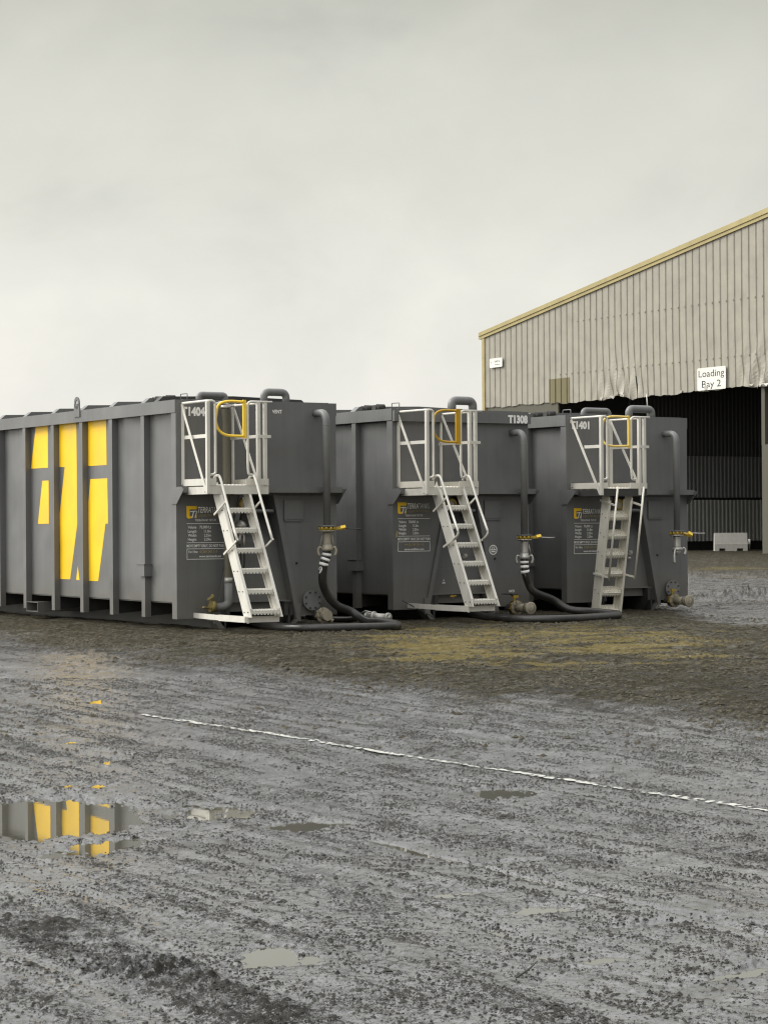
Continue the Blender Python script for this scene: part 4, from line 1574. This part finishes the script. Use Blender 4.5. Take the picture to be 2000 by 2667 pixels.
mb.tube([(.1, .0, .19), (.0, .05, .21), (-.06, .12, .17)], .012, 8)
mb.tube([(.18, -.1, .06), (.05, -.04, .04)], .012, 8)
mb.build('lever', M['steel'], cp)
#@@SHED
# ------------------------------------------------------------------ shed
SH0 = Vector((5.75, 129.0, 0))
SD = Vector((.51, -.86, 0)).normalized()      # along the gable, towards the camera
SB = Vector((.86, .51, 0)).normalized()       # into the shed
shed = empty('warehouse', SH0)
tag(shed, 'beige ribbed metal shed with yellow trim, torn lower cladding and dark open bay', 'warehouse')


def S(t, d, z):
    return SD * t + SB * d + Vector((0, 0, z))


SL = .1596
LINT = 8.0
TE = 46.0


def ztop(t):
    return 12.14 + SL * t


def bottom(t):
    z = LINT + .03 * math.sin(t * 2.1) + .025 * math.sin(t * 5.3 + 1) + .012 * math.sin(t * 13.1)
    z += .18 * math.exp(-((t - 8.3) / 1.2) ** 2) * 0
    z -= .03 * math.exp(-((t - 9.0) / 1.0) ** 2)
    z += .14 * math.exp(-((t - 12.4) / .5) ** 2)
    z -= .10 * math.exp(-((t - 13.6) / .8) ** 2)
    z -= .05 * math.exp(-((t - 16.3) / 1.5) ** 2)
    z += .07 * math.exp(-((t - 22.6) / .9) ** 2)
    z -= .05 * math.exp(-((t - 24.0) / .7) ** 2)
    if t < 6.5:
        z += .08
    return z


def crumple(t, z):
    """outward displacement of the battered sheeting"""
    low = max(0., min(1., (11.0 - z) / 3.0))
    d = .0
    d += .11 * math.exp(-((t - 12.6) / 1.9) ** 2) * low ** 1.5 * (1 + .9 * math.sin(t * 4.6 + z * 2.3) + .5 * math.sin(t * 9 - z * 4))
    d += .09 * math.exp(-((t - 24.0) / 1.6) ** 2) * low ** 1.3 * (1 + .9 * math.sin(t * 5.2 - z * 2.9) + .5 * math.sin(t * 11 + z * 5))
    d += .012 * math.exp(-((t - 18.0) / 2.2) ** 2) * low ** 2 * (math.sin(t * 6 + z * 3))
    d += .006 * low ** 3 * math.sin(t * 7.7) * (1 if 6 < t < 30 else .3)
    return d


def shear_t(t, z):
    """ribs lean where the sheet has been pushed"""
    low = max(0., min(1., (11.2 - z) / 3.2))
    return .55 * math.exp(-((t - 12.8) / 1.6) ** 2) * low ** 1.6 + .28 * math.exp(-((t - 24.2) / 1.6) ** 2) * low ** 1.5 + .10 * low * math.exp(-((t - 18) / 4) ** 2)


PITCH = .54
cols_ = []
t = 0.12
while t < TE:
    cols_ += [(t, 0), (t + .16, .0), (t + PITCH - .13, 0), (t + PITCH - .105, -.042), (t + PITCH - .045, -.042), (t + PITCH - .02, .012)]
    t += PITCH
NV = 26
TEAR = 13.95
mb = MB()


def panel(cl):
    vs = []
    for (t_, o_) in cl:
        zt, zb = ztop(t_), bottom(t_) + .01 * math.sin(t_ * 31)
        for j in range(NV + 1):
            s_ = (j / NV) ** 1.8
            z = zb + (zt - zb) * s_
            tt = t_ + shear_t(t_, z)
            if abs(t_ - TEAR) < 1.6 and z < 9.4:       # sheets pulled apart at the tear
                g_ = (9.4 - z) / 1.4
                tt += (-.24 if t_ < TEAR else .12) * g_ * max(0, 1 - abs(t_ - TEAR) / 1.6)
            vs.append(S(tt, -o_ - crumple(t_, z), z))
    n = NV + 1
    fs = [(i * n + j, (i + 1) * n + j, (i + 1) * n + j + 1, i * n + j + 1) for i in range(len(cl) - 1) for j in range(NV)]
    return vs, fs


mb.add(*panel(cols_))
# cut a narrow tear: drop the faces next to it low down
keepf = []
n = NV + 1
for fi, f_ in enumerate(mb.f):
    i, j = f_[0] // n, f_[0] % n
    zmid = mb.v[f_[0]][2]
    if abs(cols_[i][0] - TEAR) < .05 + .10 * max(0, (9.35 - zmid) / 1.3) and zmid < 9.3:
        continue
    keepf.append(f_)
mb.f = keepf
mb.sm = [False] * len(keepf)
mb.mi = [0] * len(keepf)
# thin it has an inner skin too: solidify gives the sheet real thickness
wall = mb.build('gable_cladding', M['clad'], shed, recalc=False)
# screws rows
mb = MB()
for zr_, t0_, t1_ in ((9.55, 7, TE), (12.3, 9, TE)):
    t = .12 + PITCH - .165
    while t < 32:
        if t > t0_ and zr_ < ztop(t) - .3:
            c = S(t + shear_t(t, zr_), -.012 - crumple(t, zr_), zr_)
            mb = MB()
            mb.cyl(c, c - SB * .03, .035, 8)
            mb.build('fixing_screw', M['dirtysteel'], wall)
        t += PITCH
# folded and torn flaps of sheet along the lower edge
rs = random.Random(5)
for (ta, tb, cnt) in ((10.8, 13.6, 7), (17.4, 18, 1), (22.8, 24.6, 4)):
    for i in range(cnt):
        t = ta + (tb - ta) * (i + rs.random() * .8) / cnt
        wv = .18 + .3 * rs.random()
        hh = .06 + .14 * rs.random()
        zb = bottom(t) + .12
        d0 = crumple(t, zb) + .03
        mb = MB()
        pts = [S(t + shear_t(t, zb), -d0, zb), S(t + wv + shear_t(t, zb), -d0 - .05, zb + .05 * rs.random()), S(t + wv * (.6 + .6 * rs.random()) + shear_t(t, zb), -d0 - .15 * rs.random() - .04, zb - hh),
               S(t + wv * .2 * rs.random() + shear_t(t, zb), -d0 + .05, zb - hh * (.5 + rs.random() * .5))]
        mb.prism(pts, SB * .012)
        mb.build('torn_flap', M['steel'] if rs.random() < .45 else M['clad'], wall)
# glass-fibre patch
mb = MB()
t0_, t1_ = 6.35, 8.55
vs, fs = [], []
cc = [c for c in cols_ if t0_ < c[0] < t1_]
for (t_, o_) in cc:
    for z in (bottom(t_) + .02, bottom(t_) + .7, 9.35):
        vs.append(S(t_ + shear_t(t_, z), -o_ - crumple(t_, z) - .02, z))
for i in range(len(cc) - 1):
    for j in range(2):
        fs.append((i * 3 + j, (i + 1) * 3 + j, (i + 1) * 3 + j + 1, i * 3 + j + 1))
mb.add(vs, fs)
mb.build('rooflight_patch', M['rooflight'], shed, recalc=False)
# verge trim, corner trim, gutter end
mb = MB()
mb.prism([S(-.35, -.14, ztop(-.35) + .10), S(TE, -.14, ztop(TE) + .10), S(TE, -.14, ztop(TE) + .38), S(-.35, -.14, ztop(-.35) + .31)], SB * .12)
vt = mb.build('verge_trim', M['trim'], shed)
mb = MB()
mb.prism([S(-.3, -.09, ztop(-.3) - .08), S(TE, -.09, ztop(TE) - .08), S(TE, -.09, ztop(TE) + .098), S(-.3, -.09, ztop(-.3) + .098)], SB * .05)
mb.build('verge_flashing', M['trim'], shed)
mb = MB()
mb.prism([S(-.12, -.07, 0), S(.13, -.07, 0), S(.13, -.07, ztop(0) - .03), S(-.12, -.07, ztop(0) - .06)], SB * .25)
mb.build('corner_trim', M['trim'], shed)
mb = MB()
mb.prism([S(-.42, -.1, 12.02), S(-.13, -.1, 12.02), S(-.13, -.1, 12.3), S(-.42, -.1, 12.3)], SB * 60)
mb.build('gutter', M['trim'], shed)
# roof, far wall, left wall, right wall
D_ = 60.
mb = MB()
tr_ = 40.
mb.prism([S(-.3, -.02, ztop(-.3) + .30), S(tr_, -.02, ztop(tr_) + .30), S(tr_, -.02, ztop(tr_) + .42), S(-.3, -.02, ztop(-.3) + .34)], SB * D_)
mb.prism([S(tr_, -.02, ztop(tr_) + .30), S(2 * tr_, -.02, ztop(0) + .30), S(2 * tr_, -.02, ztop(0) + .42), S(tr_, -.02, ztop(tr_) + .42)], SB * D_)
mb.build('roof', M['cladin'], shed)
mb = MB()
mb.prism([S(0, .3, 0), S(.2, .3, 0), S(.2, .3, 12.4), S(0, .3, 12.4)], SB * (D_ - .4))
mb.prism([S(.2, D_ - .3, 0), S(2 * tr_, D_ - .3, 0), S(2 * tr_, D_ - .3, 12.4), S(tr_, D_ - .3, 18.6), S(.2, D_ - .3, 12.4)], SB * .2)
mb.prism([S(2 * tr_ - .2, .3, 0), S(2 * tr_, .3, 0), S(2 * tr_, .3, 12.4), S(2 * tr_ - .2, .3, 12.4)], SB * (D_ - .7))
mb.prism([S(TE, .02, 0), S(2 * tr_, .02, 0), S(2 * tr_, .02, 12.3), S(TE, .02, ztop(2 * tr_ - TE))], SB * .1)
mb.build('rear_wall', M['cladin'], shed)
# lintel channel behind the cladding edge and the low wall left of the opening
mb = MB()
mb.prism([S(.2, .08, 8.25), S(TE, .08, 8.25), S(TE, .08, 8.55), S(.2, .08, 8.55)], SB * .25)
mb.build('lintel', M['column'], shed)
mb = MB()
mb.prism([S(.14, .06, 0), S(7.2, .06, 0), S(7.2, .06, 8.24), S(.14, .06, 8.24)], SB * .12)
mb.build('low_wall', M['column'], shed)
mb = MB()
mb.prism([S(24.15, -.02, 0), S(24.9, -.02, 0), S(24.9, -.02, 5.2), S(24.15, -.02, 5.2)], SB * .6)
mb.prism([S(24.05, .05, 5.2), S(24.3, .05, 5.2), S(24.3, .05, 8.24), S(24.05, .05, 8.24)], SB * .4)
mb.build('column', M['column'], shed)
# steel column at the tear, with the loose rod
mb = MB()
mb.tube([S(15.15, .0, 8.1), S(15.18, .02, 7.5), S(15.15, .02, 6.6)], .035, 8)
mb.build('hanging_rod', M['steel'], shed)
# inner partition seen through the opening
A = Vector((13.3, 121.2, 0)) - SH0
mb = MB()
Lp, h0 = 13., 5.1
x = 0.
vs, fs = [], []
pr = []
while x < Lp:
    pr += [(x, 0), (x + .11, 0), (x + .15, .06), (x + .23, .06)]
    x += .27
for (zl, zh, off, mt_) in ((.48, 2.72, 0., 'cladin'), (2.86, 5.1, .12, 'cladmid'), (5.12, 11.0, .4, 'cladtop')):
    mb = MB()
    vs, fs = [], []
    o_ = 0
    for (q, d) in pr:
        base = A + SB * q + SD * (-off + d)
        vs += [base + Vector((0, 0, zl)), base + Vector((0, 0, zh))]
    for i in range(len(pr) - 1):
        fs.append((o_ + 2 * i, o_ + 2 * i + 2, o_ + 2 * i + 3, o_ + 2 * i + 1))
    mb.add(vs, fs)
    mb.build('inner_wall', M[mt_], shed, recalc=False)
mb = MB()
mb.prism([A + SD * .0, A + SD * .0 + SB * Lp, A + SD * .0 + SB * Lp + Vector((0, 0, .46)), A + Vector((0, 0, .46))], -SD * .5)
mb.prism([A - SD * .02 + Vector((0, 0, 2.73)), A - SD * .02 + SB * Lp + Vector((0, 0, 2.73)), A - SD * .02 + SB * Lp + Vector((0, 0, 2.85)), A - SD * .02 + Vector((0, 0, 2.85))], -SD * .2)
mb.build('plinth', M['black'], shed)

# signs on the gable (things of their own)
def board(name, label, t0, t1, z0, z1, lines, dmg=False):
    tm = (t0 + t1) / 2
    base = SH0 + S(tm, -.12 - (crumple(tm, z0) if dmg else 0), (z0 + z1) / 2)
    o = empty(name, base, math.atan2(SD.y, SD.x))
    tag(o, label, 'sign')
    w_, h_ = t1 - t0, z1 - z0
    mb = MB()
    r_ = .07
    ring = []
    for cx, cy, a0 in ((w_ / 2 - r_, h_ / 2 - r_, 0), (-w_ / 2 + r_, h_ / 2 - r_, 90), (-w_ / 2 + r_, -h_ / 2 + r_, 180), (w_ / 2 - r_, -h_ / 2 + r_, 270)):
        for k in range(4):
            a = R(a0 + 30 * k)
            ring.append((cx + r_ * math.cos(a), 0, cy + r_ * math.sin(a)))
    mb.prism(ring, (0, .03, 0))
    mb.build('sign_board', M['ivory'], o)
    mb = MB()
    for (txt, x, z, ww, hh, bold) in lines:
        vs, fs = textmesh(txt, ww, hh, bold, 0, 'CENTER')
        mb.add([(x + a, -.004, z + b_) for a, b_ in vs], fs)
    mb.build('sign_lettering', M['black'], o, recalc=False)
    return o


sb = board('bay_sign', 'white Loading Bay 2 sign above the dark opening of the shed', 19.42, 21.62, 8.02, 9.13,
           [('Loading', 0, .10, 1.98, .34, .0), ('Bay 2', .0, -.42, 1.46, .34, .0)], True)
mb = MB()
mb.prism([(-.50, -.02, -.55), (-.35, -.02, -.56), (-.28, -.02, -.38), (-.42, -.02, -.30), (-.54, -.02, -.42)], (0, .012, 0))
mb.build('peeled_corner', M['steel'], sb)
board('small_sign', 'small white sign near the yellow corner of the shed', .75, 2.03, 10.32, 10.84,
      [('>', -.46, -.03, .09, .12, .02), ('UNIT 4', .12, .02, .5, .10, .01), ('Goods in', .12, -.14, .48, .08, .01)])

# barrier block and marker in the doorway
br = empty('traffic_barrier', (18.05, 118.2, 0), R(-2))
tag(br, 'pale grey water-filled barrier block standing in the open bay of the shed', 'barrier')
mb = MB()
prof = [(-.30, 0), (.30, 0), (.30, .36), (.12, .95), (-.12, .95), (-.30, .36)]
for (x0, x1, zlo) in ((-.85, -.62, 0), (-.62, -.30, .14), (-.30, .30, 0), (.30, .62, .14), (.62, .85, 0)):
    mb.prism([(x0, y_, max(z_, zlo)) for y_, z_ in prof], (x1 - x0, 0, 0))
mb.build('barrier_body', M['concrete'], br)
mb = MB()
mb.box((-.856, -.304, .365), (.856, .304, .38))
mb.build('barrier_seam', M['aludirty'], br)
mk = empty('marker_post', (19.0, 118.0, 0))
tag(mk, 'short white marker post beside the barrier block', 'post')
mb = MB()
mb.cyl((0, 0, .35), (0, 0, .62), .07, 12)
mb.build('post_cap', M['ivory'], mk)
mb = MB()
mb.cyl((0, 0, 0), (0, 0, .35), .05, 12)
mb.build('post_stem', M['column'], mk)
